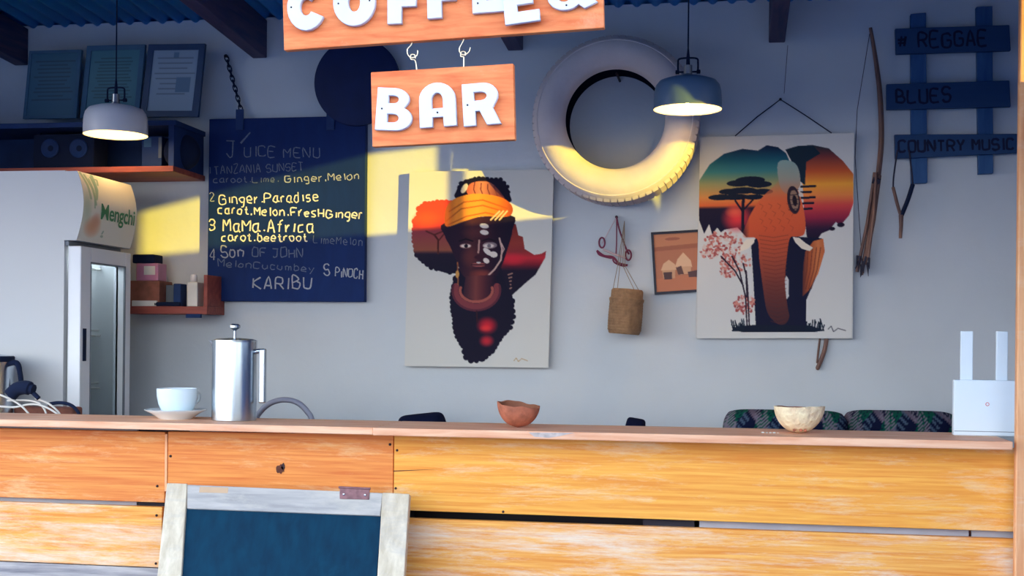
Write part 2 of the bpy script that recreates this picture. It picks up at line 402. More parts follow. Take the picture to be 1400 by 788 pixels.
# corrugated roof
rf = MB(); nx = 720; x0, x1 = -3.9, 2.2; ys = (1.1, YW+.25)
vs = []
for y in ys:
    for i in range(nx+1):
        x = x0+(x1-x0)*i/nx; vs.append((x, y, ZR(y)+.012*math.sin(2*math.pi*x/.072)))
rf.add(vs, [(i, i+1, nx+2+i, nx+1+i) for i in range(nx)])
ro = struct(rf.build('ceiling', M['roof'], smooth=True)); sd = ro.modifiers.new('sheet', 'SOLIDIFY'); sd.thickness = .004; sd.offset = 1
for X in (-2.95, -1.9, -.85, .15):
    a = .03; lo = lambda y: ZR(y)-.165
    MB().hexa([(X-a, 1.15, lo(1.15)), (X+a, 1.15, lo(1.15)), (X+a, YW, lo(YW)), (X-a, YW, lo(YW)),
               (X-a, 1.15, ZR(1.15)-.012), (X+a, 1.15, ZR(1.15)-.012), (X+a, YW, ZR(YW)-.012), (X-a, YW, ZR(YW)-.012)]).build('rafter', M['rafter'], ro, bevel=.004)
struct(MB().box((-3.85, 2.38, 2.11), (1.1, 2.44, ZR(2.44)-.17)).build('trim_1', M['rafter']))     # deep header board above the opening, out of frame
# neighbouring house far to the right, outside the view: it keeps the low sun off the front of the bar
nb = MB(); p = Vector((.555, .832)); s = Vector((.832, -.555))
def np_(a, b, z): q = p*a+s*b; return (q.x, q.y, z)
nb.hexa([np_(-14, 12, -.02), np_(-14, 18, -.02), np_(2.66, 18, -.02), np_(2.66, 12, -.02), np_(-14, 12, 4.4), np_(-14, 18, 4.4), np_(2.66, 18, 4.4), np_(2.66, 12, 4.4)])
struct(nb.build('wall_neighbour', M['neigh']))

# ================================================================== COUNTER
TOPZ = 1.10
g1 = at(510, 580, YC); xj = g1.x
ct = thing('countertop', 'narrow pinkish wooden countertop running along the whole bar', 'countertop', (xj, YC, TOPZ))
MB().box((-3.35, YC+.006, TOPZ-.022), (xj-.002, YC+.33, TOPZ)).build('top_board', M['top'], ct, bevel=.003)
MB().box((xj, YC-.004, TOPZ-.023), (.742, YC+.33, TOPZ)).build('top_board', M['top'], ct, bevel=.003)
q = at(752, 594, YC-.0045)                           # grey knocked-off patch on the front edge
MB().slab([(q.x-.062, TOPZ-.004), (q.x+.07, TOPZ-.002), (q.x+.03, TOPZ-.012), (q.x-.005, TOPZ-.018), (q.x-.045, TOPZ-.016)], YC-.0052, YC-.0035).build('chipped_patch', mat('chipped_wood', srgb(190, 176, 170), .9, var=.25, scale=60), ct)

YP = YC+.11
bc = thing('bar_counter', 'bar counter front of worn orange varnished planks', 'bar counter', (-1, YP+.05, 0))
xa, xb, xc = at(227, 640, YP).x, at(538, 640, YP).x, at(222, 740, YP).x
ZG = .853; ZT = TOPZ-.022
def plank(X0, X1, z0, z1, m, dz=(0, 0, 0, 0), y=0):
    a, b, c, d = dz
    return MB().hexa([(X0, YP+y, z0+a), (X1, YP+y, z0+b), (X1, YP+y+.024, z0+b), (X0, YP+y+.024, z0+a), (X0, YP+y, z1+c), (X1, YP+y, z1+d), (X1, YP+y+.024, z1+d), (X0, YP+y+.024, z1+c)]).build('plank', M[m], bc, bevel=.0025)
zr = lambda px, py: at(px, py, YP).z
plank(-3.35, xa-.004, zr(110, 684), ZT-.014, 'plank_r')
plank(xa+.004, xb-.0015, zr(380, 700), ZT-.012, 'plank_r', (0, 0, 0, .006), .001)
plank(xb+.0015, 1.15, zr(760, 706), ZT-.004, 'plank_o', (.002, -.002, 0, 0), -.002)
plank(-3.35, xc-.002, zr(110, 772), zr(110, 690), 'plank_p')
plank(xc+.004, 1.15, .62, zr(760, 716), 'plank_p', (0, 0, 0, 0), .001)
plank(-3.35, xc+.004, .50, zr(110, 772)-.003, 'plank_w', (0, 0, 0, 0), .004)
plank(xc+.008, 1.15, .38, .614, 'plank_o')
plank(-3.35, 1.15, .19, .372, 'plank_r'); plank(-3.35, 1.15, .01, .184, 'plank_p')
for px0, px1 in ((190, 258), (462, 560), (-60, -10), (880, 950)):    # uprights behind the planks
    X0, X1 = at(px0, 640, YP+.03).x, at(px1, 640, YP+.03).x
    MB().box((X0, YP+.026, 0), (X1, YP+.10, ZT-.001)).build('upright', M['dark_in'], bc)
for a_, b_, z0_, z1_ in ((-60, 188, zr(110, 690)-.02, zr(110, 684)+.02), (957, 1325, zr(1100, 722)-.02, zr(1100, 706)+.03), (1329, 1420, zr(1100, 722)-.02, zr(1100, 706)+.03), (0, 188, ZT-.05, ZT-.001), (260, 460, ZT-.05, ZT-.001)):
    MB().box((at(a_, 640, YP+.03).x, YP+.0265, z0_), (at(b_, 640, YP+.03).x, YP+.04, z1_)).build('batten', M['batten'], bc)
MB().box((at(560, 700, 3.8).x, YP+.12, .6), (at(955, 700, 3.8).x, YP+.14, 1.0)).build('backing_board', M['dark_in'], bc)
MB().box((xa-.0035, YP-.002, zr(227, 672)), (xa+.0035, YP+.006, ZT-.02)).build('joint_strip', M['post'], bc)
for i, (px, py) in enumerate([(215, 665), (233, 624), (533, 608), (543, 616), (541, 668), (214, 705), (213, 771), (1393, 722), (688, 700)]):
    c = at(px, py, YP-.001); MB().lathe([(0, -.0035), (.0025, -.003), (.004, -.001), (.004, .004)], c, 'Y', 10).build('nail', M['nail'], bc, smooth=True)
def blotch(name, px, py, rx, ry, m, y=YP-.0005, seed=1, par=bc):
    r = random.Random(seed); s_ = 1/ppm_at(px, y); c = at(px, py, y)
    pts = [(c.x+math.cos(a)*rx*s_*r.uniform(.6, 1.1), c.z+math.sin(a)*ry*s_*r.uniform(.6, 1.1)) for a in [i*2*math.pi/14 for i in range(14)]]
    MB().slab(pts, y-.0006, y+.002).build(name, m, par)
def ppm_at(px, Y): return 100/((at(px+50, 400, Y)-at(px-50, 400, Y)).length)
blotch('knot', 383, 642, 6, 7, M['crack'], seed=3); blotch('knot', 387, 638, 3, 5, M['nail'], seed=4)
cr = [at(538+i*5, 644.5-i*.22, YP-.0025) for i in range(13)]
mb = MB()
for i in range(12):
    a, b = cr[i], cr[i+1]; h0 = .0016*(1-i/12); h1 = .0016*(1-(i+1)/12)
    mb.hexa([(a.x, a.y, a.z-h0), (b.x, b.y, b.z-h1), (b.x, b.y+.004, b.z-h1), (a.x, a.y+.004, a.z-h0), (a.x, a.y, a.z+h0), (b.x, b.y, b.z+h1+.0001), (b.x, b.y+.004, b.z+h1+.0001), (a.x, a.y+.004, a.z+h0)])
mb.build('split', M['crack'], bc)

# right post
pL = at(1389, 300, YC+.05).x
pL = max(pL, .7435)
po = MB().box((pL, YC+.02, 0), (pL+.034, YC+.048, ZR(YC+.02)-.02)).build('corner_post', M['post'], origin=(pL+.017, YC+.034, 0), bevel=.004)
tag(po, 'slim orange wooden post rising from the right end of the countertop', 'post')

# ================================================================== SIGNS
def rings(outer, holes, depth, bev=.0012):
    cu = bpy.data.curves.new('tmp', 'CURVE'); cu.dimensions = '2D'; cu.fill_mode = 'BOTH'; cu.extrude = depth/2-bev; cu.bevel_depth = bev; cu.bevel_resolution = 1; cu.offset = -bev
    for lp in [outer]+holes:
        sp_ = cu.splines.new('POLY'); sp_.points.add(len(lp)-1); sp_.use_cyclic_u = True
        for i, (x, y) in enumerate(lp): sp_.points[i].co = (x, y, 0, 1)
    ob = bpy.data.objects.new('tmp', cu); C.objects.link(ob)
    bpy.context.view_layer.update()
    me = bpy.data.meshes.new_from_object(ob.evaluated_get(bpy.context.evaluated_depsgraph_get()))
    bpy.data.objects.remove(ob); return me
def arc(cx, cy, rx, ry, a0, a1, n=18): return [(cx+rx*math.cos(math.radians(a0+(a1-a0)*i/n)), cy+ry*math.sin(math.radians(a0+(a1-a0)*i/n))) for i in range(n+1)]
L = {}                                                # chunky cut-out letters in a box 0..w, 0..1
L['C'] = (arc(.42, .5, .42, .5, 38, 332)+arc(.42, .5, .13, .18, 325, 42), [], .84)
L['O'] = (arc(.46, .5, .46, .5, 0, 350, 35), [arc(.46, .5, .13, .20, 0, 340, 20)], .92)
L['F'] = ([(0, 0), (.30, 0), (.30, .34), (.60, .34), (.60, .58), (.30, .58), (.30, .74), (.66, .74), (.66, 1), (0, 1)], [], .66)
L['E'] = ([(0, 0), (.78, 0), (.78, .25), (.30, .25), (.30, .40), (.66, .40), (.66, .62), (.30, .62), (.30, .76), (.74, .76), (.74, 1), (0, 1)], [], .78)
L['B'] = ([(0, 0)]+arc(.48, .29, .40, .29, -90, 62, 10)+arc(.42, .74, .36, .26, -20, 90, 8)+[(0, 1)],
          [arc(.42, .29, .14, .10, -90, 90, 8)+[(.28, .39), (.28, .19)], arc(.40, .73, .13, .09, -90, 90, 8)+[(.28, .82), (.28, .64)]], .88)
L['A'] = ([(0, 0), (.30, 0), (.31, .22), (.55, .22), (.56, 0), (.86, 0)]+arc(.43, .62, .42, .38, 0, 180, 14), [[(.30, .42), (.56, .42)]+arc(.43, .60, .13, .17, 0, 180, 8)], .86)
L['R'] = ([(0, 0), (.30, 0), (.30, .34), (.40, .34), (.56, .0), (.90, 0), (.72, .40)]+arc(.50, .70, .36, .30, -30, 90, 8)+[(0, 1)],
          [arc(.44, .69, .15, .10, -90, 90, 8)+[(.28, .79), (.28, .59)]], .9)
L['&'] = (arc(.38, .30, .38, .30, 170, 300, 10)+[(.66, .10), (.78, .0), (1.06, .12), (.86, .26), (.98, .42), (.76, .52), (.66, .40), (.52, .52)]+arc(.44, .76, .26, .24, -30, 200, 14)+[(.20, .58), (.06, .46)],
          [arc(.36, .28, .13, .10, 0, 340, 14), arc(.43, .77, .09, .08, 0, 330, 10)], 1.06)
YS = 2.1
def sign(name, label, BL, BR, hpx, letters, thick=.016):
    bl = at(*BL, YS); br = at(*BR, YS); ex = (br-bl); wid = ex.length; ex.normalize(); ez = Vector((-ex.z, 0, ex.x))
    k = wid/math.dist(BL, BR); H = hpx*k
    c = bl+ex*wid/2
    t = thing(name, label, 'sign', c)
    P = lambda x, y, d: bl+ex*x+ez*y+Vector((0, -d, 0))
    MB().hexa([P(0, 0, 0), P(wid, 0, 0), P(wid, 0, -thick), P(0, 0, -thick), P(0, H, 0), P(wid, H, 0), P(wid, H, -thick), P(0, H, -thick)]).build('board', M['sign'], t, bevel=.0015)
    e1 = Vector((BR[0]-BL[0], BR[1]-BL[1])).normalized(); e2 = Vector((e1.y, -e1.x))
    for ch, x, y, hh, rot, scr in letters:            # x, y: lower left of the letter in the photograph
        d = Vector((x-BL[0], y-BL[1])); lx, ly = d.dot(e1)*k, d.dot(e2)*k
        out, hol, _ = L[ch]; S = hh*k
        me = rings([(a*S, b*S) for a, b in out], [[(a*S, b*S) for a, b in h] for h in hol], .011)
        R = Matrix.Rotation(rot, 2)
        for v in me.vertices:
            xy = R @ Vector((v.co.x, v.co.y)); v.co = P(lx+xy.x, ly+xy.y, .0055+v.co.z+(.008 if scr == 'front' else 0))-c
        me.materials.clear(); me.materials.append(M['letter'])
        bm = bmesh.new(); bm.from_mesh(me); bmesh.ops.remove_doubles(bm, verts=bm.verts, dist=1e-6); bmesh.ops.recalc_face_normals(bm, faces=bm.faces); bm.to_mesh(me); bm.free()
        me.name = 'letter'; o = bpy.data.objects.new('letter', me); C.objects.link(o); o.parent = t; ORI[o.name] = c
        if isinstance(scr, tuple):
            for sx, sy in (scr if isinstance(scr[0], tuple) else (scr,)):
                xy = R @ Vector((sx*S, sy*S)); MB().lathe([(0, -.001), (.0016, -.0005), (.0018, .001)], P(lx+xy.x, ly+xy.y, .0112), 'Y', 8).build('screw', M['nail'], o)
    return t, P, wid, H, k
cs, P, wid, H, k = sign('coffee_sign', 'long orange wooden sign with white cut-out letters COFFEE and ampersand', (388, 69), (826, 38), 106,
    [('C', 396, 46, 64, .02, ((.1, .52), (.3, .9))), ('O', 461, 40, 64, .02, ((.12, .5), (.8, .5))), ('F', 535, 35, 66, -.03, (.12, .6)), ('F', 590, 28, 66, 0, (.12, .6)),
     ('E', 651, 21, 64, 0, (.12, .2)), ('E', 697, 38, 60, .07, 'front'), ('&', 752, 19, 62, .02, (.4, .1))])
for x in (.1, wid-.1):
    a = P(x, H-.005, -.008); MB().tube([a, Vector((a.x, a.y, ZR(YS)-.005))], .0015, 6).build('hanging_wire', M['brass'], cs)
def pathtube(name, pts, par, rad=.0012):
    MB().tube(smoothpath([at(*p, YS+.008) for p in pts], 5), rad, 6).build(name, M['brass'], par, smooth=True)
for pts in ([(563, 58), (562, 62), (557, 68), (558, 75), (563, 79), (570, 76), (571, 69)], [(634, 52), (633, 57), (628, 67), (630, 73), (635, 75), (641, 71), (643, 65)]): pathtube('hook', pts, cs)
bs, P2, wid2, H2, k2 = sign('bar_sign', 'small orange wooden sign with white cut-out letters BAR hanging from the long sign', (509, 201), (704, 191), 101,
    [('B', 514, 179, 57, -.10, (.14, .5)), ('A', 576, 177, 59, .02, (.43, .32)), ('R', 636, 175, 56, .03, (.12, .5))])
for pts in ([(570, 100), (569, 88), (567, 82), (562, 81), (562, 75), (567, 75), (568, 80)], [(634, 96), (634, 83), (634, 78), (630, 77), (631, 71), (636, 71), (636, 76)]): pathtube('eye_hook', pts, bs)

# ================================================================== SANDWICH BOARD below the counter
sb0 = at(392, 670, 3.60); KB = 1/ppm_at(392, 3.6)
sb = thing('sandwich_board', 'chalkboard with pale wooden frame and blank dark teal panel leaning on the bar counter', 'chalkboard', (sb0.x, 3.22, 0))
O = ORI[sb.name]; LB = math.hypot(sb0.z, .38)
def loc(px, py):                                      # photograph point -> board coordinates (x, height along board)
    d = AX+RT*((px-700)/F)+UP*((PY-py)/F); n = Vector((0, -sb0.z, .38)); n.normalize()
    p0 = Vector((sb0.x, 3.22, 0)); t = (p0-Vector((0, 0, CZ))).dot(n)/d.dot(n); return Vector((0, 0, CZ))+d*t, n
def bpart(name, pts, t0, t1, m, bev=.003):            # pts: photograph polygon, t0..t1 thickness along the board normal
    q = [loc(*p)[0] for p in pts]; n = loc(400, 700)[1]; k = len(q)
    vs = [p+n*t1 for p in q]+[p+n*t0 for p in q]
    return MB().add(vs, [tuple(range(k)), tuple(range(2*k-1, k-1, -1))]+[(i, i+k, (i+1) % k+k, (i+1) % k) for i in range(k)]).build(name, m, sb, bevel=bev)
ext = lambda a, b, y: (a[0]+(b[0]-a[0])*(y-a[1])/(b[1]-a[1]), y)
YB = 930
bpart('stile', [(230, 662), (258, 663), ext((258, 663), (250, 788), YB), ext((230, 662), (217, 788), YB)], -.012, .012, M['frame_w'])
bpart('stile', [(524, 675), (561, 677), ext((561, 677), (554, 788), YB), ext((524, 675), (517, 788), YB)], -.012, .012, M['frame_w'])
bpart('top_rail', [(257.5, 664), (524.5, 675.5), (521, 707), (257, 697)], -.011, .010, M['frame_g'])
bpart('chalk_panel', [(256, 695), (522, 705), ext((522, 705), (515, 788), YB), ext((257, 697), (249, 788), YB)], -.006, .003, M['slate'], 0)
bpart('bottom_rail', [(248, 905), (518, 918), (516, YB), (246, YB)], -.011, .010, M['frame_g'])
hg = bpart('hinge', [(466, 669), (507, 671), (506, 685), (466, 684)], .010, .013, M['rust'], .001)
for px, py in ((472, 678), (501, 679)):
    q, n = loc(px, py); MB().lathe([(0, -.004), (.003, -.003), (.004, 0)], q+n*.0135, 'Y', 10).build('screw', M['steel'], hg, smooth=True)
qa, n = loc(465, 668.5); qb, _ = loc(508, 670.5); MB().tube([qa+n*.014, qb+n*.014], .0035, 8).build('hinge_pin', M['rust'], hg, smooth=True)
bpart('tape_mark', [(275, 667), (314, 668.5), (313, 676), (274, 675)], .0095, .0106, M['frame_w'], 0).data.materials[0] = mat('bare_wood_patch', srgb(196, 164, 132), .8)

# ================================================================== JUICE MENU BOARD
YBK = YW-.035
def corner4(pts, Y): return [at(*p, Y) for p in pts]
c = corner4([(286, 163), (500, 158), (498, 413), (283, 412)], YBK)
jm = thing('juice_menu_board', 'large navy chalkboard hand lettered with the juice menu', 'chalkboard', (c[2]+c[3])/2)
MB().slab([(p.x, p.z) for p in c], YBK, YW-.002).build('board', M['navy'], jm, bevel=.002)
YT = YBK-.0008
def chalk(txt, p0, p1, h, wd, m): hand(txt, p0, p1, h, wd*.88, YT, .36).build('chalk_line', M[m], jm, recalc=False)
chalk('J', (310, 215), (325, 214), 21, 1.8, 'chalk'); chalk('UICE MENU', (334, 214), (439, 216), 13, 1.5, 'chalk')
MB().add([at(*p, YT) for p in ((328, 195), (342, 180), (342.5, 182), (330, 197))], [(0, 1, 2, 3)]).build('chalk_line', M['chalk'], jm)
chalk('TANZANIA SUNSET', (293, 238), (416, 233), 11, 1.2, 'chalk'); chalk('1', (286, 237), (290, 237), 9, 1.1, 'chalk')
chalk('caroot.Lime.', (292, 250), (382, 249), 8, 1.3, 'chalk'); chalk('Ginger.Melon', (390, 250), (493, 245), 10, 1.5, 'chalk3')
chalk('2', (287, 275), (295, 275), 11, 1.4, 'chalk3'); chalk('Ginger.Paradise', (300, 279), (437, 275), 13, 2.0, 'chalk2')
chalk('carot.Melon.FresHGinger', (298, 292), (497, 299), 11, 2.1, 'chalk2')
chalk('3', (286, 315), (295, 315), 14, 2.0, 'chalk2'); chalk('MaMa.Africa', (305, 316), (430, 318), 16, 2.3, 'chalk2')
chalk('carot.beetroot', (303, 329), (421, 330), 10, 2.0, 'chalk2'); chalk('LimeMelon', (428, 332), (497, 336), 10, 1.2, 'chalk')
chalk('4', (287, 355), (296, 355), 15, 1.5, 'chalk3'); chalk('Son', (302, 352), (335, 351), 14, 2.0, 'chalk3'); chalk('OF JOHN', (345, 351), (415, 352), 12, 1.6, 'chalk')
chalk('MelonCucumbey', (298, 364), (431, 372), 9, 1.3, 'chalk'); chalk('S', (443, 377), (452, 377), 15, 2.0, 'chalk3'); chalk('PiNOCH', (458, 378), (497, 381), 12, 1.7, 'chalk3')
chalk('KARIBU', (346, 395), (428, 395), 16, 2.2, 'chalk3')
for px in (328, 452):
    a = at(px, 152, YBK-.004); MB().box((a.x-.016, a.y-.003, at(px, 178, YBK).z), (a.x+.016, a.y+.003, at(px, 150, YBK).z)).build('hanger_strap', M['navydark'], jm)
ch_ = thing('hanging_chain', 'short dark link chain on the wall above the juice menu', 'chain', W(330, 158, .025))
for i in range(11):
    t0 = i/10.5; cx_, cy_ = 310+20*t0, 80+72*t0
    pts = []
    for a in np.linspace(0, 2*math.pi, 15):
        lx_, ly_ = math.cos(a)*(2.6 if i % 2 == 0 else .6), math.sin(a)*5.2
        pts.append(W(cx_+lx_+ly_*.27, cy_+ly_, .025+(.008*math.cos(a) if i % 2 else 0)))
    MB().tube(pts, .0026, 6, False).build('link', M['black'], ch_, smooth=True)
MB().lathe([(.006, -.008), (.006, 0), (.003, .001), (.003, .026)], W(309, 77, .026), 'Y', 8).build('nail', M['nail'], ch_)

# round black disc
c = W(488, 112, .052); R = 58/ppm_at(488, YW-.05)
o = MB().lathe([(0, -.012), (R*.93, -.012), (R, -.006), (R, .012), (0, .012)], c, 'Y', 64).build('round_board', M['navydark'], origin=c, smooth=True); o.data.materials[0] = mat('black_round_board', srgb(4, 30, 80), .7, var=.15)
tag(o, 'plain round black board on the wall behind the hanging signs', 'round board')

# ================================================================== PAINTING helper
def flatbox(name, label, cat, px4, d, depth, side, facemat, P, frame=None, group=None):
    """px4: TL TR BR BL in the photograph on the plane d in front of the wall"""
    TL, TR, BR, BL = corner4(px4, YW-d); c = (BL+BR)/2
    t = thing(name, label, cat, c, group)
    MB().slab([(p.x, p.z) for p in (TL, TR, BR, BL)], YW-d, YW-d+depth).build('canvas' if frame is None else 'backing', side, t, bevel=.0015)
    f = Vector((0, -.0008, 0))
    if frame is None:
        painted_face('painted_face', P, TL+f, TR+f, BL+f+(BR-TR-(BL-TL))*.5, facemat, t)
    else:
        wpx, fm, proud = frame
        mx = lambda a, b, t_: a+(b-a)*t_
        w_ = (TR-TL).length; h_ = (TL-BL).length
        iu, iv = wpx/w_, wpx/h_
        def uv(u, v): return mx(mx(TL, TR, u), mx(BL, BR, u), v)
        iTL, iTR, iBR, iBL = uv(iu, iv), uv(1-iu, iv), uv(1-iu, 1-iv), uv(iu, 1-iv)
        for quad in ((TL, TR, iTR, iTL), (TR, BR, iBR, iTR), (BR, BL, iBL, iBR), (BL, TL, iTL, iBL)):
            MB().slab([(p.x, p.z) for p in quad], YW-d-proud, YW-d+.001).build('frame_bar', fm, t)
        painted_face('picture', P, iTL+f, iTR+f, iBL+f, facemat, t)
    return t

# ---- woman and continent painting (coordinates of a zoomed view)
def mk1(pts): return pts
P = Paint(220, 300, 0, 0, 535, 730, (214, 213, 208))
T = lambda pts: [(x-55+15*(y-38)/730, y-38) for x, y in pts]
def scal(pts, r, col, seed=2, step=14):
    rr = random.Random(seed); pts = T(pts)
    for (xa, ya), (xb, yb) in zip(pts[:-1], pts[1:]):
        n = max(1, int(math.dist((xa, ya), (xb, yb))/step))
        for i in range(n): P.ell(xa+(xb-xa)*i/n, ya+(yb-ya)*i/n, r*rr.uniform(.8, 1.2), r*rr.uniform(.8, 1.2), col)
navy = (18, 14, 40)
lg = vgrad([(100, (238, 70, 50)), (175, (244, 74, 48)), (205, (206, 56, 52)), (225, (150, 62, 74)), (295, (150, 84, 66)), (310, (30, 22, 46)), (400, (16, 16, 40))])
scal([(85, 215), (92, 178), (115, 160), (160, 156), (212, 152)], 10, lg); scal([(78, 225), (76, 300), (88, 350), (110, 375), (140, 395), (180, 405), (225, 415)], 11, lg)
P.poly(T([(80, 215), (90, 175), (115, 158), (160, 150), (214, 148), (215, 180), (190, 210), (195, 260), (240, 330), (240, 420), (200, 420), (160, 408), (120, 390), (92, 370), (80, 345), (72, 310), (70, 260)]), lg)
P.glow(70, 180, 60, 40, (255, 92, 50), .7)
P.line(T([(165, 345), (165, 295), (150, 275)]), 7, (80, 34, 34)); P.line(T([(165, 300), (185, 275), (200, 268)]), 5, (80, 34, 34)); P.line(T([(120, 262), (150, 276), (185, 262)]), 6, (96, 40, 40))
rg = vgrad([(200, (120, 40, 40)), (270, (150, 56, 50)), (300, (140, 48, 52)), (325, (196, 44, 58)), (350, (120, 26, 44)), (372, (26, 16, 42)), (480, (18, 16, 40))])
P.poly(T([(420, 235), (452, 238), (462, 280), (478, 285), (485, 330), (520, 352), (545, 348), (563, 338), (560, 362), (525, 425), (495, 450), (440, 500), (395, 505), (375, 440), (400, 370)]), rg)
P.glow(395, 330, 55, 26, (214, 40, 60), .9)
body = [(232, 440), (218, 510), (224, 560), (230, 620), (238, 655), (262, 690), (272, 730), (290, 742), (330, 738), (368, 705), (400, 650), (432, 620), (442, 580), (438, 540), (442, 505), (420, 470), (400, 400), (240, 400)]
scal(body[:15], 11, navy); P.poly(T(body), navy)
P.glow(305, 575, 44, 38, (206, 34, 52), 1); P.glow(300, 585, 26, 14, (236, 60, 60), .8); P.glow(305, 632, 32, 26, (196, 40, 56), 1)
P.poly(T([(232, 138), (232, 112), (250, 82), (275, 70), (300, 65), (345, 68), (390, 72), (418, 95), (430, 130), (428, 158), (330, 150)]), navy, sm=4)
scal([(235, 130), (250, 85), (300, 70), (345, 70), (395, 75), (420, 100), (426, 140)], 9, navy)
P.poly(T([(270, 118), (282, 88), (320, 78), (360, 85), (395, 120), (405, 150), (300, 135)]), hgrad([(215, (200, 96, 72)), (270, (226, 140, 104)), (340, (120, 56, 56))]), sm=4)
for i in range(4): P.line(T([(300+i*24, 82+i*4), (296+i*26, 108), (306+i*26, 134)]), 4, (112, 52, 56))
P.ell(208, 66, 10, 20, (236, 220, 190), 1, .5)
face = [(192, 230), (430, 205), (440, 260), (422, 330), (402, 390), (372, 440), (322, 458), (262, 432), (236, 380), (210, 320), (190, 280)]
P.poly(T(face), hgrad([(140, (34, 18, 44)), (205, (44, 22, 44)), (240, (74, 36, 46)), (285, (56, 24, 42)), (330, (34, 14, 40)), (390, (22, 14, 40))]), sm=4)
P.glow(235, 320, 40, 45, (112, 52, 52), .6); P.glow(280, 385, 50, 22, (150, 66, 56), .8); P.glow(255, 230, 60, 25, (92, 44, 50), .7)
tb = [(188, 215), (198, 168), (235, 138), (310, 124), (400, 140), (438, 172), (434, 205), (395, 212), (330, 208), (262, 226), (198, 246)]
P.poly(T(tb), hgrad([(130, (176, 74, 34)), (180, (255, 150, 52)), (260, (255, 160, 60)), (330, (252, 128, 40)), (390, (170, 70, 36))]), sm=4)
for a in ([(195, 225), (250, 180), (330, 168), (420, 195)], [(205, 190), (260, 155), (330, 148), (420, 180)], [(200, 240), (270, 208), (340, 195), (400, 208)]):
    P.line(T(a), 5, (190, 84, 30), .8)
for i in range(3): P.line(T([(360+i*16, 222), (392+i*14, 190)]), 6, (232, 196, 150))
wh = (226, 214, 206)
P.ell(285, 206, 17, 9, wh, 1, .2); P.ell(286, 230, 16, 9, wh, 1, .2)
for ex in (218, 303):
    P.ell(ex, 280, 22, 9, (150, 110, 110)); P.ell(ex, 280, 18, 6, wh); P.ell(ex+2, 280, 7, 7, (20, 10, 30)); P.line([(ex-24, 262), (ex, 254), (ex+26, 262)], 5, (20, 10, 30))
P.line([(268, 260), (266, 305)], 6, (196, 150, 140)); P.ell(268, 322, 17, 8, (60, 24, 40))
P.ell(300, 302, 20, 9, wh, 1, .7); P.ell(322, 312, 15, 11, wh, 1, .2); P.ell(296, 335, 12, 9, wh, 1, .6); P.ell(308, 278, 26, 12, wh, .5)
P.ell(268, 350, 26, 8, (150, 80, 80)); P.line([(242, 350), (294, 350)], 3, (40, 14, 30)); P.ell(268, 342, 8, 3, wh)
P.line(T([(392, 290), (402, 330), (398, 370), (375, 405), (350, 430)]), 6, (206, 170, 160)); P.line(T([(400, 310), (410, 330), (402, 345)]), 4, (206, 170, 160))
P.poly(T([(268, 430), (380, 425), (392, 500), (330, 530), (258, 505)]), hgrad([(200, (30, 16, 40)), (260, (120, 60, 60)), (290, (84, 36, 48)), (330, (28, 14, 40))]))
for rx, ry, w_, cc in ((78, 60, 24, (128, 58, 66)), (60, 42, 10, (166, 88, 78)), (88, 74, 8, (92, 40, 56))):
    P.line([(262+rx*math.cos(a), 445+ry*math.sin(a)) for a in np.linspace(-.25, math.pi+.25, 24)], w_, cc)
for i in range(5): P.line(T([(425+3*i, 425+i*12), (440-2*i, 420+i*14)]), 5, (160, 120, 110))
P.line(T([(238, 380), (240, 460)]), 5, (150, 90, 60)); P.ell(190, 385, 7, 14, (206, 150, 80)); P.line(T([(310, 560), (312, 600)]), 6, (50, 20, 34))
P.line(T([(448, 742), (456, 732), (464, 745), (476, 734), (497, 742)]), 3, (190, 160, 120))
flatbox('continent_painting', 'unframed canvas painting of a woman in an orange headwrap inside an Africa outline', 'painting', [(560, 235), (757, 232), (748, 503), (555, 501)], .035, .034, M['canvas'], M['paint'], P)

# ---- elephant painting
P = Paint(240, 320, 0, 0, 418, 548, (216, 216, 214))
T = lambda pts: [(x-33+11*(y-125)/548, y-125) for x, y in pts]
ear = vgrad([(28, (18, 38, 72)), (60, (24, 88, 112)), (95, (60, 132, 138)), (130, (160, 158, 110)), (165, (222, 150, 84)), (188, (226, 108, 60)), (196, (30, 24, 52)), (270, (20, 18, 48))])
P.poly(T([(30, 245), (60, 200), (100, 172), (150, 160), (192, 166), (216, 152), (246, 158), (268, 175), (300, 250), (290, 370), (160, 400), (135, 372), (100, 378), (90, 385), (80, 372), (66, 390), (58, 362), (44, 388), (30, 350)]), ear)
P.glow(106, 222, 48, 44, (232, 60, 70), 1); P.glow(100, 205, 30, 18, (246, 110, 80), .8)
for cx, cy, rx, ry in ((110, 128, 34, 9), (140, 120, 40, 10), (165, 132, 34, 9), (85, 150, 30, 8), (60, 165, 34, 8), (120, 148, 40, 9), (172, 152, 30, 8), (100, 165, 40, 8), (150, 166, 28, 7)): P.ell(cx, cy, rx, ry, (18, 30, 52))
P.line(T([(152, 290), (150, 330), (150, 380)]), 8, (26, 22, 44)); P.line(T([(150, 330), (130, 300)]), 5, (26, 22, 44)); P.line(T([(152, 325), (178, 298)]), 5, (26, 22, 44))
P.poly(T([(266, 165), (300, 156), (340, 155), (382, 165), (420, 200), (447, 235), (447, 312), (435, 345), (412, 372), (400, 362), (382, 384), (362, 392), (345, 416), (322, 400), (315, 330), (312, 260), (292, 212)]),
       vgrad([(25, (20, 46, 60)), (60, (120, 56, 60)), (100, (204, 92, 52)), (135, (246, 168, 62)), (165, (240, 140, 74)), (195, (214, 70, 74)), (225, (150, 40, 70)), (255, (46, 24, 56)), (290, (24, 18, 44))]))
P.poly(T([(266, 165), (300, 156), (340, 156), (360, 178), (322, 200), (318, 262), (304, 250), (290, 212)]), (22, 44, 62))
for y in (266, 281, 296, 311, 326): P.line(T([(308, y), (340+6*math.sin(y), y-1)]), 6, (24, 24, 48))
P.ell(385, 245, 10, 6, (24, 18, 44)); P.ell(362, 255, 8, 5, (24, 18, 44))
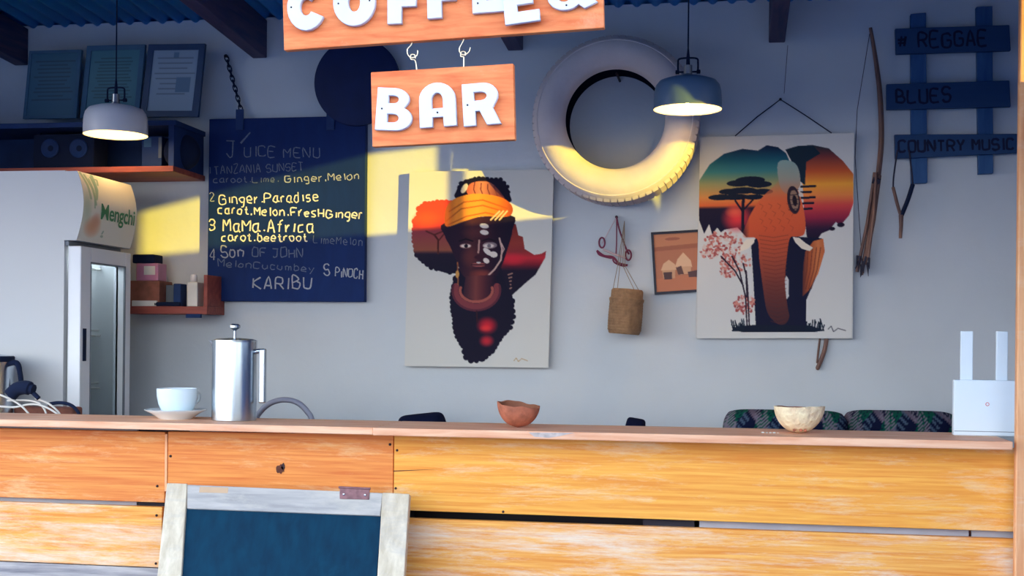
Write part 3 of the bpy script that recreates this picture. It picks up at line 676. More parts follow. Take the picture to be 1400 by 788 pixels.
legs = [(172, 420), (178, 520), (184, 652), (318, 652), (320, 570), (346, 510), (368, 440), (362, 405), (300, 400), (190, 395)]
P.poly(T(legs), (18, 22, 52))
P.poly(T([(318, 440), (340, 412), (366, 406), (370, 440), (352, 500), (326, 545), (310, 560), (312, 480)]), hgrad([(275, (40, 26, 48)), (300, (170, 84, 52)), (325, (214, 126, 76)), (350, (190, 96, 60))]))
for i in range(4): P.line(T([(326+i*11, 430), (322+i*9, 490), (312+i*7, 540)]), 3, (110, 52, 44), .7)
P.poly(T([(262, 515), (267, 503), (273, 515), (273, 560), (266, 570), (262, 560)]), (206, 206, 206))
hd = [(205, 290), (235, 262), (256, 240), (285, 250), (305, 290), (318, 350), (316, 392), (296, 400), (278, 402), (270, 440), (263, 520), (270, 590), (274, 615), (262, 634), (240, 632), (215, 602), (204, 540), (194, 460), (188, 404), (150, 398), (160, 362), (178, 325)]
P.poly(T(hd), vgrad([(120, (206, 128, 96)), (180, (226, 106, 66)), (250, (214, 92, 58)), (320, (180, 82, 58)), (400, (122, 60, 54)), (470, (84, 46, 50)), (510, (70, 40, 48))]), lambda x, y: np.clip((y-112)/55, 0, 1)*np.clip((x-118)/22, 0, 1), sm=4)
P.poly(T([(246, 200), (280, 196), (300, 215), (306, 255), (296, 275), (270, 285), (250, 260)]), vgrad([(70, (140, 176, 178)), (120, (160, 160, 150)), (160, (196, 130, 104))]), sm=4)
P.ell(258, 176, 17, 38, (46, 34, 50), 1, -.15); P.ell(260, 176, 11, 28, (150, 120, 104), 1, -.15); P.ell(261, 178, 6, 15, (30, 20, 34), 1, -.15)
for i in range(5): P.line([(246, 150+i*13), (270, 148+i*13)], 2, (46, 34, 50))
P.ell(277, 162, 6, 6, (220, 210, 200))
for i in range(22):
    y = 395+i*11; xl = 190+(y-395)*.13; xr = 276-(y-395)*.04
    P.line(T([(xl+4, y), ((xl+xr)/2, y+6), (xr-4, y)]), 2.2, (104, 44, 40), .45)
for i in range(16):
    x = 196+(i % 4)*24+(i//4 % 2)*10; y = 310+(i//4)*20; P.line(T([(x, y), (x+9, y+5), (x+4, y+14)]), 2, (150, 62, 46), .4)
P.poly(T([(134, 441), (140, 424), (160, 404), (182, 402), (180, 414), (164, 430)]), (236, 226, 210)); P.poly(T([(284, 400), (302, 403), (320, 418), (339, 430), (330, 439), (308, 432), (292, 416)]), (236, 226, 210))
rr = random.Random(5)
for cx, cy, rx, ry, n in ((95, 415, 54, 32, 120), (60, 440, 25, 14, 60), (130, 465, 42, 26, 95), (110, 490, 22, 16, 60), (152, 580, 30, 26, 90)):
    for i in range(n):
        a = rr.uniform(0, 6.28); q = math.sqrt(rr.random()); x, y = T([(cx+rx*q*math.cos(a), cy+ry*q*math.sin(a))])[0]
        P.ell(x, y, rr.uniform(3, 6), rr.uniform(2, 4), rr.choice([(196, 112, 106), (212, 142, 130), (168, 84, 84), (216, 200, 194)]), 1, rr.uniform(0, 3))
for a in ([(160, 640), (156, 560), (140, 490), (120, 450)], [(160, 560), (158, 500), (150, 470)], [(150, 530), (128, 490), (90, 450)], [(166, 640), (162, 540), (158, 490)]): P.line(T(a), 4, (40, 28, 48))
P.poly(T([(118, 650), (130, 640), (180, 636), (330, 638), (368, 652), (340, 656), (150, 656)]), (16, 26, 48))
for i in range(26):
    x = (120+i*2.6) if i < 13 else (318+(i-13)*4); P.line(T([(x, 652), (x+rr.uniform(-10, 10), 628+rr.uniform(-8, 10))]), 3.2, (16, 30, 50))
P.line(T([(378, 648), (386, 640), (392, 655), (404, 646), (424, 652)]), 2.5, (90, 90, 100))
flatbox('elephant_painting', 'unframed canvas painting of an elephant with sunset coloured ears', 'painting', [(957, 188), (1168, 182), (1166, 463.5), (951, 462)], .035, .034, M['canvas'], M['paint'], P)
nail = W(1067, 136, .012)
o = thing('painting_cord', 'thin cord slung from a nail above the elephant painting', 'cord', nail)
MB().tube([W(1005, 186, .02), W(1035, 160, .016), nail, W(1100, 157, .016), W(1137, 182, .02)], .0022, 6).build('cord', M['darkstring'], o)
MB().lathe([(.005, -.006), (.005, 0), (.002, .001), (.002, .012)], nail, 'Y', 8).build('nail', M['nail'], o)

# ---- hut picture
P = Paint(80, 104, 0, 0, 235, 310, (186, 118, 88))
P.poly([(0, 0), (235, 0), (235, 70), (0, 90)], (196, 130, 96)); P.poly([(0, 70), (235, 60), (235, 84), (0, 92)], (166, 100, 76)); P.ell(100, 30, 40, 8, (160, 96, 76)); P.poly([(0, 240), (235, 220), (235, 310), (0, 310)], (198, 122, 88))
P.poly([(30, 195), (45, 160), (75, 140), (105, 165), (112, 195)], (224, 180, 142)); P.poly([(36, 195), (106, 195), (102, 240), (42, 240)], (206, 158, 122)); P.poly([(42, 205), (88, 205), (86, 245), (46, 245)], (84, 56, 58))
P.poly([(105, 180), (120, 140), (152, 105), (190, 150), (195, 185)], (230, 186, 148)); P.poly([(114, 180), (190, 180), (186, 220), (120, 222)], (214, 164, 128)); P.poly([(110, 185), (138, 175), (150, 220), (120, 222)], (96, 64, 62)); P.poly([(170, 210), (235, 200), (235, 240), (175, 238)], (90, 62, 66))
flatbox('hut_picture', 'small black framed brown picture of thatched huts between basket and elephant painting', 'picture', [(890, 318), (957, 314), (957, 399), (895, 403)], .016, .015, M['frame_b'], M['print'], P, (.009, M['frame_b'], .006))

# ================================================================== TYRE
ty = W(843, 167, .120); R = 112/ppm_at(843, ty.y)
t = thing('tyre_decoration', 'white painted car tyre hung on the wall between the paintings', 'tyre', (ty.x, ty.y, ty.z-R))
pr = [(.60, -.20), (.62, -.27), (.66, -.30), (.72, -.335), (.78, -.355), (.84, -.355), (.89, -.34), (.925, -.315), (.935, -.318), (.955, -.30), (.97, -.275), (.985, -.25)]
prof = [(r*R, h*R) for r, h in pr]+[(R, -.20*R), (R, .20*R)]+[(r*R, -h*R) for r, h in reversed(pr)]
MB().lathe(prof, ty, 'Y', 96).build('carcass', M['tyre'], t, smooth=True)
inn = [(.60*R, -.20*R), (.64*R, -.24*R), (.80*R, -.31*R), (.93*R, -.24*R), (.955*R, 0), (.93*R, .24*R), (.80*R, .31*R), (.64*R, .24*R), (.60*R, .20*R)]
MB().lathe(inn, ty, 'Y', 96).build('inner_liner', M['tyre_in'], t, smooth=True)
for i in range(72):                                   # tread blocks round the shoulder
    a = 2*math.pi*i/72; da = 2*math.pi/72*.40; mb = MB()
    def tp(ang, r, h): return (ty.x+r*math.cos(ang), ty.y+h, ty.z+r*math.sin(ang))
    for sgn in (-1,):
        mb.hexa([tp(a-da, .972*R, -.272*R), tp(a+da, .972*R, -.272*R), tp(a+da, .98*R, .25*R), tp(a-da, .98*R, .25*R),
                 tp(a-da, 1.006*R, -.235*R), tp(a+da, 1.006*R, -.235*R), tp(a+da, 1.006*R, .25*R), tp(a-da, 1.006*R, .25*R)])
    mb.build('tread_block', M['tyre'], t)
tn = MB().tube([(ty.x, YW, ty.z+.6*R-.006), (ty.x, ty.y-.02, ty.z+.6*R-.006)], .005, 8).build('wall_peg', M['nail'], t)
# ================================================================== PENDANT LAMPS
def pendant(px, py_rim, Y, m, label, tilt=0):
    c = at(px, py_rim, Y); R = .1165
    t = thing('pendant_lamp', label, 'lamp', (c.x, c.y, c.z), 'pendant lamps')
    outp = [(R, 0), (R*1.0, .03), (R*.985, .062), (R*.94, .082), (R*.84, .097), (R*.62, .106), (R*.30, .112), (.021, .114)]
    sh = MB().lathe(outp, c, 'Z', 56).build('shade', m, t, smooth=True)
    inp = [(R, 0), (R*.985, .002), (R*.965, .06), (R*.92, .078), (R*.82, .092), (R*.60, .101), (.0, .105)]
    MB().lathe(inp, c, 'Z', 56).build('shade_lining', M['enamel_in'], sh, smooth=True)
    MB().lathe([(.0, .108), (.020, .109), (.020, .118), (.015, .122), (.0145, .152), (.0, .153)], c, 'Z', 24).build('neck', M['chrome'], t, smooth=True)
    br = MB()
    br.tube(smoothpath([c+Vector((s, 0, z)) for s, z in ((-.034, .128), (-.034, .160), (-.030, .175), (0, .178), (.030, .175), (.034, .160), (.034, .128))], 4), .0032, 8)
    br.tube([c+Vector((-.042, 0, .130)), c+Vector((.042, 0, .130))], .003, 8)
    br.build('bracket', M['black'], t, smooth=True)
    for s in (-1, 1): MB().lathe([(0, -.007), (.007, -.006), (.007, .006), (0, .007)], c+Vector((s*.036, 0, .130)), 'X', 12).build('thumb_screw', M['black'], t, smooth=True)
    MB().tube([c+Vector((0, 0, .150)), c+Vector((0, 0, .180)), c+Vector((0, 0, .21))], [.007, .006, .0028], 10).build('strain_relief', M['black'], t, smooth=True)
    MB().tube([c+Vector((0, 0, .2)), Vector((c.x, c.y, ZR(Y)-.005))], .0026, 8).build('cord', M['black'], t)
    bz = .055
    MB().lathe([(0, -.034)]+[(.028*math.cos(a), -.006+.028*math.sin(a)) for a in np.linspace(-1.4, .9, 10)]+[(.013, .03), (.012, .05)], c+Vector((0, 0, bz)), 'Z', 20).build('bulb', M['bulb'], t, smooth=True)
    pl = bpy.data.lights.new('bulb_light', 'POINT'); pl.energy = 1.6; pl.color = (1, .72, .34); pl.shadow_soft_size = .03
    lo_ = bpy.data.objects.new('bulb_light', pl); C.objects.link(lo_); lo_.parent = t; lo_.location = (0, 0, .012)
    return t
pendant(158, 185, 4.42, M['enamel'], 'white enamel pendant lamp hanging in front of the framed certificates')
pendant(940, 150, 4.42, M['enamel_g'], 'slate grey enamel pendant lamp hanging in front of the white tyre')

# ================================================================== FRIDGE
FY0, FY1 = 4.20, 4.60
fx = at(88, 400, FY0).x; ftop = at(88, 233, FY0).z
fr = thing('display_fridge', 'tall white display fridge with glass door and printed header panel', 'fridge', (fx-.3, 4.45, 0))
hz0 = at(90, 331, FY0).z                              # bottom of header
MB().box((fx-.62, FY0, .06), (fx-.60, FY1, ftop)).build('back_panel', M['fridge'], fr)
MB().box((fx-.60, FY0, .06), (fx-.002, FY0+.03, ftop)).build('side_panel', M['fridge'], fr)
MB().box((fx-.60, FY1-.03, .06), (fx-.002, FY1, hz0)).build('side_panel', M['fridge'], fr)
MB().box((fx-.60, FY0+.03, .06), (fx-.002, FY1-.03, .12)).build('plinth', M['fridge'], fr)
MB().box((fx-.60, FY0+.031, hz0+.002), (fx-.002, FY1, ftop-.001)).build('head_box', M['fridge'], fr, bevel=.004)
MB().box((fx-.60, FY0+.032, .121), (fx-.585, FY1-.032, hz0-.002)).build('lining', M['fridge_in'], fr)
for sx in (fx-.55, fx-.08):
    for sy in (FY0+.05, FY1-.05): MB().lathe([(0, 0), (.02, 0), (.02, .06), (0, .06)], (sx, sy, 0), 'Z', 12).build('foot', M['black'], fr)
# header panel: curved printed plastic
hd0, hd1 = FY0-.002, FY1+.004
def bulge(V): return .046+.026*np.sin(np.pi*np.clip(V, 0, 1)**.9)
hb = MB(); prof = [(float(bulge(np.array(i/14))), ftop-.003+(hz0+.006-ftop+.003)*i/14) for i in range(15)]
n = len(prof)
vs = [(fx+p[0], hd0, p[1]) for p in prof]+[(fx+p[0], hd1, p[1]) for p in prof]+[(fx-.03, hd0, prof[0][1]), (fx-.03, hd0, prof[-1][1]), (fx-.03, hd1, prof[0][1]), (fx-.03, hd1, prof[-1][1])]
fs = [(i, i+1, n+i+1, n+i) for i in range(n-1)]+[tuple(list(range(n))+[2*n+1, 2*n]), tuple(list(range(2*n-1, n-1, -1))+[2*n+2, 2*n+3]), (0, n, 2*n+2, 2*n), (n-1, 2*n+1, 2*n+3, 2*n-1)]
hdr = hb.add(vs, fs).build('header_panel', M['fridge'], fr, smooth=True)
P = Paint(150, 150, 0, 0, 300, 400, (250, 243, 222))
for i, (x0_, x1_, yb) in enumerate(((12, 40, 150), (30, 66, 180), (60, 70, 150), (85, 90, 60), (48, 60, 200))):
    P.line([(x0_, 10+i*6), ((x0_+x1_)/2+6, yb*.5), (x1_, yb)], 12-i, (164, 190, 150), .8)
P.poly([(62, 5), (78, 0), (86, 90), (76, 150)], (150, 186, 150), .8); P.glow(60, 310, 50, 70, (236, 178, 134), 1); P.glow(75, 270, 30, 50, (232, 166, 130), .7)
P.line([(120, 340), (124, 325)], 7, (170, 190, 160)); P.ell(122, 355, 8, 8, (190, 200, 170)); P.glow(20, 200, 30, 120, (200, 214, 176), .6)
tl, tr, bl = Vector((fx+.0008, hd0, prof[0][1])), Vector((fx+.0008, hd1, prof[0][1])), Vector((fx+.0008, hd0, prof[-1][1]))
painted_face('printed_film', P, tl, tr, bl, M['print'], hdr, bend=lambda U, V: np.stack([bulge(V), 0*U, 0*U], -1))
cu = bpy.data.curves.new('tmp', 'FONT'); cu.body = 'Mengchi'; cu.size = .13; cu.offset = .002; cu.space_character = .95
ob = bpy.data.objects.new('tmp', cu); C.objects.link(ob); bpy.context.view_layer.update()
me = bpy.data.meshes.new_from_object(ob.evaluated_get(bpy.context.evaluated_depsgraph_get())); bpy.data.objects.remove(ob)
wx = max(v.co.x for v in me.vertices); hH = ftop-hz0
bm = bmesh.new(); bm.from_mesh(me); bmesh.ops.subdivide_edges(bm, edges=bm.edges, cuts=1); bmesh.ops.triangulate(bm, faces=bm.faces); bm.to_mesh(me); bm.free()
for v in me.vertices:
    y = hd0+(.30+.66*v.co.x/wx)*(hd1-hd0); z = ftop-hH*.63+v.co.y*.62; V = (ftop-z)/hH
    v.co = Vector((fx+float(bulge(np.array(V)))+.0022, y, z))-ORI[fr.name]
me.materials.clear(); me.materials.append(M['green_text']); me.name = 'lettering'
o = bpy.data.objects.new('lettering', me); C.objects.link(o); o.parent = hdr; ORI[o.name] = ORI[fr.name]
lt = MB().box((fx-.09, FY0+.06, hz0-.03), (fx-.06, FY1-.06, hz0-.012)).build('lamp_tube', mat('fridge_lamp', srgb(240, 248, 255), .4, emit=(.85, .95, 1, 1), es=16), fr)
MB().box((fx-.03, FY0+.005, hz0-.012), (fx+.012, FY1-.005, hz0+.004)).build('seal', M['gasket'], fr)
# door
dz1 = hz0-.013; dx0, dx1 = fx+.006, fx+.056
door = MB().box((dx0, FY0+.012, .13), (dx1, FY0+.085, dz1)).build('door', M['fridge_door'], fr, bevel=.004)
MB().box((dx0, FY1-.05, .13), (dx1, FY1-.004, dz1)).build('door_stile', M['fridge_door'], door, bevel=.004)
MB().box((dx0, FY0+.085, dz1-.055), (dx1, FY1-.05, dz1)).build('door_rail', M['fridge_door'], door, bevel=.004)
MB().box((dx0, FY0+.085, .13), (dx1, FY1-.05, .19)).build('door_rail', M['fridge_door'], door, bevel=.004)
MB().box((dx0+.012, FY0+.085, .19), (dx0+.02, FY1-.05, dz1-.055)).build('pane', M['glass'], door)
h0, h1 = at(97, 494, FY0).z, at(97, 449, FY0).z
MB().box((dx1-.002, FY0+.030, h0), (dx1+.003, FY0+.052, h1)).build('handle', M['black'], door, bevel=.001)
gk = MB(); gk.box((dx1-.006, FY0+.083, dz1-.058), (dx1+.001, FY1-.048, dz1-.053)); gk.box((dx1-.006, FY0+.083, .19), (dx1+.001, FY0+.088, dz1-.053)); gk.box((dx1-.006, FY1-.053, .19), (dx1+.001, FY1-.048, dz1-.053)); gk.build('gasket', M['gasket'], door)
for zz in (at(120, 459, FY0+.2).z, at(120, 533, FY0+.2).z, 1.62, .75, .45):
    wsh = MB()
    for i in range(9): wsh.tube([(fx-.55+i*.06, FY0+.035, zz), (fx-.55+i*.06, FY1-.035, zz)], .0025, 5)
    for yy in (FY0+.04, FY1-.04): wsh.tube([(fx-.57, yy, zz), (fx-.05, yy, zz)], .0035, 5)
    wsh.tube([(fx-.06, FY0+.034, zz+.02), (fx-.06, FY1-.034, zz+.02)], .0035, 5)
    wsh.build('wire_shelf', M['cartonw'], fr)

# ================================================================== WALL SHELVES on the left, certificates
sz0 = at(150, 229, 4.62).z; sz1 = at(150, 166, 4.62).z
sx1 = at(281, 200, 4.9).x
su = thing('wall_shelf', 'two-tier dark wall shelf carrying the certificates above the fridge', 'shelf', (-2.6, 4.9, sz0))
MB().box((-3.37, 4.62, sz1-.02), (sx1, YW, sz1)).build('board', M['navydark'], su, bevel=.002)
MB().box((-3.37, 4.60, sz0-.022), (sx1, YW, sz0)).build('board', M['shelf_r'], su, bevel=.002)
MB().box((sx1-.03, 4.62, sz0), (sx1-.008, YW, sz1-.02)).build('end_panel', M['navydark'], su)
MB().box((-3.37, YW-.02, sz0), (sx1-.03, YW-.002, sz1-.02)).build('back_panel', M['navydark'], su)
def certificate(px4, fm, paper, label, lines, fw, seed, photo=None):
    P = Paint(70, 84, 0, 0, 70, 90, paper); r = random.Random(seed)
    ink = tuple(c*.72 for c in paper)
    for i in range(lines):
        y = 12+i*(60/lines); l = r.uniform(6, 16); P.line([(l, y), (70-l+r.uniform(-4, 4), y)], 1.6, ink)
    if photo: P.poly([(40, 40), (62, 40), (62, 62), (40, 62)], photo); P.poly([(32, 4), (40, 4), (40, 11), (32, 11)], photo)
    flatbox('certificate', label, 'certificate', px4, .13, .012, fm, M['print'], P, (fw, fm, .005), 'framed certificates')
certificate([(41, 70), (112, 68), (105, 162), (32, 163)], M['frame_s'], (56, 100, 126), 'leftmost framed certificate on the shelf, in a thin grey frame', 11, .012, 1)
certificate([(120, 63), (199, 61), (190, 160), (110, 162)], M['frame_s'], (66, 118, 136), 'framed certificate on the shelf directly behind the white pendant lamp', 13, .020, 2)
certificate([(204, 61), (281, 60), (271, 160), (192, 160)], M['frame_n'], (136, 156, 176), 'dark framed white certificate nearest the juice menu', 8, .024, 3, (92, 120, 146))
# things on the lower tier
bb = at(85, 222, 4.68); bz = sz0
o = thing('radio', 'black radio with a round speaker on the wall shelf above the fridge', 'radio', (bb.x, 4.74, bz))
MB().box((at(45, 200, 4.68).x, 4.68, bz), (at(128, 200, 4.68).x, 4.80, at(85, 183, 4.68).z)).build('case', M['black'], o, bevel=.008)
c = at(69, 203, 4.68); MB().lathe([(0, .002), (.024, -.002), (.034, -.008), (.038, -.006), (.038, .004)], c, 'Y', 28).build('speaker', M['navydark'], o, smooth=True)
c = at(108, 203, 4.68); MB().lathe([(0, .002), (.024, -.002), (.034, -.008), (.038, -.006), (.038, .004)], c, 'Y', 28).build('speaker', M['navydark'], o, smooth=True)
MB().tube(smoothpath([(at(55, 185, 4.74).x, 4.74, at(55, 184, 4.74).z), (at(65, 180, 4.74).x, 4.74, at(65, 178, 4.74).z), (at(108, 180, 4.74).x, 4.74, at(108, 178, 4.74).z), (at(118, 185, 4.74).x, 4.74, at(118, 184, 4.74).z)]), .004, 8).build('carry_handle', M['black'], o)
o = thing('small_box', 'small dark box with a pale sticker on the shelf under the certificates', 'box', at(211, 219, 4.70))
a, b = at(194, 187, 4.70), at(221, 217, 4.70)
MB().box((a.x, 4.70, bz), (b.x, 4.78, a.z)).build('carton', M['navydark'], o, bevel=.002)
a, b = at(197, 189, 4.70), at(207, 201, 4.70); MB().box((a.x, 4.6985, b.z), (b.x, 4.701, a.z)).build('sticker', M['frame_s'], o)
a, b = at(217, 188, 4.70), at(221, 216, 4.70); MB().box((a.x, 4.6985, b.z), (b.x, 4.701, a.z)).build('edge_strip', M['cartong'], o)
c = at(246, 203, 4.72); r_ = (c.z-bz)*.85
o = MB().lathe([(0, -.03)]+[(r_*math.cos(a), r_*.9*math.sin(a)) for a in np.linspace(-1.3, 1.3, 12)]+[(0, .035)], (c.x, 4.74, bz+r_), 'Y', 28).build('round_speaker', M['black'], origin=(c.x, 4.74, bz), smooth=True)
tag(o, 'small round black speaker beside the stickered box on the shelf', 'speaker')

# lower shelf beside the fridge
YL = 4.725
l0, l1 = at(166, 424, YL).x, at(283, 424, YL).x; lz = at(230, 419, YL).z
lsf = thing('corner_shelf', 'small reddish wooden shelf between the fridge and juice menu', 'shelf', ((l0+l1)/2, 4.9, lz-.03))
MB().box((l0, YL, lz-.03), (l1, YW, lz)).build('board', M['shelf_r'], lsf, bevel=.002)
MB().box((l1-.016, YL+.002, lz), (l1, YW, at(280, 376, YL).z)).build('end_panel', M['shelf_r'], lsf, bevel=.002)
MB().box((l1-.09, YL+.004, lz-.045), (l1-.03, YL+.02, lz-.03)).build('bracket', M['navydark'], lsf)
def shelfbox(name, label, cat, px0, px1, py0, z0, Y0, d, m, bev=.003):
    a, b = at(px0, py0, Y0), at(px1, py0, Y0)
    o = MB().box((a.x, Y0, z0), (b.x, Y0+d, a.z)).build(name, m, origin=((a.x+b.x)/2, Y0+d/2, z0), bevel=bev); return tag(o, label, cat), a.z
o, z1 = shelfbox('wooden_box', 'brown wooden box at the left end of the reddish shelf', 'box', 170, 218, 384, lz, 4.74, .12, M['brown'])
o = thing('tin', 'pink tin with a dark lid on top of the brown wooden box', 'tin', at(200, 383, 4.75))
a, b = at(186, 360, 4.75), at(216, 382, 4.75)
MB().box((a.x, 4.75, z1), (b.x, 4.83, a.z)).build('body', M['pink'], o, bevel=.004)
a2, b2 = at(181, 348, 4.75), at(211, 360, 4.75)
MB().box((a2.x, 4.748, a.z), (b2.x, 4.83, a2.z)).build('lid', M['black'], o, bevel=.005)
a2, b2 = at(197, 364, 4.75), at(212, 376, 4.75); MB().box((a2.x, 4.7485, b2.z), (b2.x, 4.751, a2.z)).build('label', M['cartonw'], o)
o, _ = shelfbox('grey_carton', 'grey carton leaning behind the bottle on the reddish shelf', 'carton', 222, 238, 390, lz, 4.80, .06, M['cartong'])
o, _ = shelfbox('dark_carton', 'narrow dark carton left of the white bottle on the reddish shelf', 'carton', 237, 247, 388, lz, 4.75, .06, M['cartong']); o.data.materials[0] = M['navydark']
o, _ = shelfbox('white_carton', 'white carton at the right end of the reddish shelf', 'carton', 256, 270, 386, lz, 4.74, .07, M['cartonw'])
o, _ = shelfbox('flat_packet', 'flat pale packet lying at the front of the reddish shelf', 'packet', 180, 214, 411, lz, 4.728, .012, M['cartonw'], .002)
o, _ = shelfbox('black_pouch', 'black pouch lying flat at the middle front of the reddish shelf', 'pouch', 200, 236, 413, lz, 4.728, .012, M['black'], .004)
o.location.x += .03
c = at(251.5, 416, 4.70); s_ = 1/ppm_at(251, 4.7)
bo = thing('bottle', 'white plastic bottle standing on the reddish shelf', 'bottle', (c.x, 4.79, lz)); ht = at(251, 374, 4.7).z-lz
MB().lathe([(0, 0), (5*s_, 0), (5.3*s_, .004), (5.3*s_, ht*.72), (4.6*s_, ht*.78), (4.4*s_, ht*.79)], (c.x, 4.79, lz), 'Z', 20).build('body', M['cartonw'], bo, smooth=True)
MB().lathe([(4.6*s_, ht*.79), (4.6*s_, ht*.96), (3.6*s_, ht), (0, ht)], (c.x, 4.79, lz), 'Z', 20).build('cap', M['enamel'], bo, smooth=True)

# ================================================================== WALL HANGINGS middle
nz = W(843, 297, .02)
bd = thing('beaded_sling', 'maroon beaded leather band hanging from a nail above the woven basket', 'beaded band', nz)
MB().lathe([(.006, -.006), (.006, 0), (.002, .001), (.002, .02)], nz, 'Y', 8).build('nail', M['nail'], bd)
MB().tube([nz, W(833, 315, .02), W(823, 333, .02)], .0018, 6).build('thread', M['bead'], bd)
MB().tube(smoothpath([nz+Vector((0, -.004, 0)), W(847, 315, .022), W(856, 340, .022), W(860, 348, .022)]), .0035, 6).build('strap', M['leather'], bd)
MB().tube(smoothpath([nz, W(843, 330, .02), W(842, 350, .02)]), .0025, 6).build('strap', M['leather'], bd)
for px, py in ((823, 332), (859, 349)):
    MB().tube([W(px+4*math.cos(a), py+7*math.sin(a), .026) for a in np.linspace(0, 6.28, 16)], .0035, 6).build('loop', M['leather'], bd, smooth=True)
MB().tube(smoothpath([W(816, 343, .026), W(826, 350, .03), W(838, 352, .03), W(846, 360, .03), W(858, 363, .026)]), .0045, 8).build('band', M['leather'], bd, smooth=True)
MB().tube(smoothpath([W(816, 343, .024), W(820, 349, .028), W(834, 353, .028), W(838, 352, .028)]), .003, 8).build('band', M['leather'], bd, smooth=True)
MB().tube(smoothpath([W(838, 352, .026), W(840, 359, .028), W(852, 364, .028), W(858, 362, .026)]), .003, 8).build('band', M['leather'], bd, smooth=True)
MB().tube(smoothpath([W(824, 341, .03), W(838, 347, .03), W(855, 353, .03)]), .004, 8).build('bead_row', M['bead'], bd, smooth=True)

bc0 = W(853, 457, .09); s_ = 1/ppm_at(853, bc0.y)
bk = thing('woven_basket', 'small lidded woven basket hanging on the wall by strings', 'basket', bc0)
H_ = 46*s_
wv = MB(); prof = []
for i in range(25):
    f = i/24; r = 22.5*s_*(1+.03*math.sin(f*3.0)-.10*max(0, (.12-f)/.12)) ; prof.append((r*(1+.018*(i % 2)), f*H_))
wv.lathe([(0, 0), (prof[0][0]*.9, 0)]+prof, bc0, 'Z', 36)
wv.build('body', M['basket'], bk, smooth=False)
MB().lathe([(21.5*s_, H_-.03*0-.004), (23.6*s_, H_-.004), (24*s_, H_+.006), (22*s_, H_+.010), (21.8*s_, H_+13*s_), (20*s_, H_+15.5*s_), (0, H_+16.5*s_)], bc0, 'Z', 36).build('lid', M['basket'], bk, smooth=True)
top = [bc0+Vector((dx*s_, dy, H_+8*s_)) for dx, dy in ((-20, -.012), (-15, .03), (14, -.03), (20, .012))]
for i, tpt in enumerate(top):
    MB().tube([tpt, W((838, 841, 845, 848)[i], 364, .035), W(843, 303, .03)], .0013, 5).build('string', M['string'], bk)
bk.rotation_euler = (0, math.radians(4), 0)

# ================================================================== RIGHT HAND WALL HANGINGS
pal = thing('music_sign', 'blue slatted pallet sign hand lettered REGGAE, BLUES and COUNTRY MUSIC', 'sign', W(1300, 250, .02))
for a in ([(1245, 19), (1266, 17), (1268, 250), (1246, 251)], [(1335, 9), (1357, 8), (1358, 237), (1338, 238)]):
    q = corner4(a, YW-.03); MB().slab([(p.x, p.z) for p in q], YW-.03, YW-.002).build('upright', M['blue_post'], pal, bevel=.002)
for a in ([(1224, 39), (1380, 34), (1382, 69), (1225, 74)], [(1212, 115), (1380, 110), (1382, 146), (1212, 150)], [(1223, 184), (1392, 183), (1392, 209), (1224, 217)]):
    q = corner4(a, YW-.05); MB().slab([(p.x, p.z) for p in q], YW-.05, YW-.03).build('slat', M['blue_board'], pal, bevel=.002)
for txt, p0, p1, h in (('#', (1228, 63), (1242, 62), 15), ('REGGAE', (1256, 65), (1352, 62), 20), ('BLUES', (1226, 141), (1302, 139), 18), ('COUNTRY MUSIC', (1229, 208), (1388, 204), 15)):
    hand(txt, p0, p1, h, 3.2, YW-.0508, .12).build('lettering', M['dark_paint'], pal, recalc=False)
bw = thing('bow_and_arrows', 'wooden bow with a bundle of arrows hung beside the elephant painting', 'bow', W(1178, 378, .03))
MB().tube(smoothpath([W(*p, .03) for p in ((1190, 38), (1197, 80), (1203, 130), (1205, 190), (1200, 245), (1190, 310), (1178, 372))]), [.006+.004*math.sin(math.pi*i/48) for i in range(49)], 8).build('bow_stave', M['stick'], bw, smooth=True)
MB().tube([W(1189, 46, .03), W(1172, 150, .035), W(1169, 215, .036), W(1179, 365, .03)], .0013, 5).build('bow_string', M['darkstring'], bw)
for i, (a, b) in enumerate((((1196, 236), (1172, 372)), ((1200, 238), (1178, 376)), ((1203, 240), (1183, 362)), ((1198, 236), (1187, 352)))):
    MB().tube([W(*a, .035+.006*i), W((a[0]+b[0])/2+2, (a[1]+b[1])/2, .036+.006*i), W(*b, .035+.006*i)], .0062, 7).build('arrow', M['stick'], bw, smooth=True)
MB().tube([W(1193, 246, .045), W(1203, 249, .045)], .013, 10).build('binding', M['darkstring'], bw)
rr = random.Random(3)
for i in range(9):
    x = 1172+i*2; y = 345+rr.uniform(0, 20); MB().tube([W(x, y, .05), W(x+rr.uniform(-5, 2), y+rr.uniform(10, 22), .05+rr.uniform(0, .02))], [.005, .001], 5).build('fletching', M['darkstring'], bw)
sg = thing('slingshot', 'dark slingshot hanging by its bands from the lowest blue slat', 'slingshot', W(1231, 326, .055))
MB().tube(smoothpath([W(1227, 205, .056), W(1222, 240, .055), W(1221, 258, .055)]), .003, 6).build('band', M['darkstring'], sg)
MB().tube(smoothpath([W(1243, 205, .056), W(1247, 240, .055), W(1248, 254, .055)]), .003, 6).build('band', M['darkstring'], sg)
MB().tube(smoothpath([W(1221, 256, .055), W(1227, 280, .055), W(1232, 296, .055)]), [.006]*16+[.007], 8).build('fork', M['stick'], sg, smooth=True)
MB().tube(smoothpath([W(1248, 252, .055), W(1241, 274, .055), W(1232, 296, .055)]), [.008]*16+[.007], 8).build('fork', M['black'], sg, smooth=True)
MB().tube([W(1232, 294, .055), W(1232, 310, .055), W(1231, 326, .055)], [.009, .007, .006], 8).build('handle', M['stick'], sg, smooth=True)
tw = thing('horn_sticks', 'pair of short brown sticks poking out below the elephant painting', 'sticks', W(1117, 506, .02))
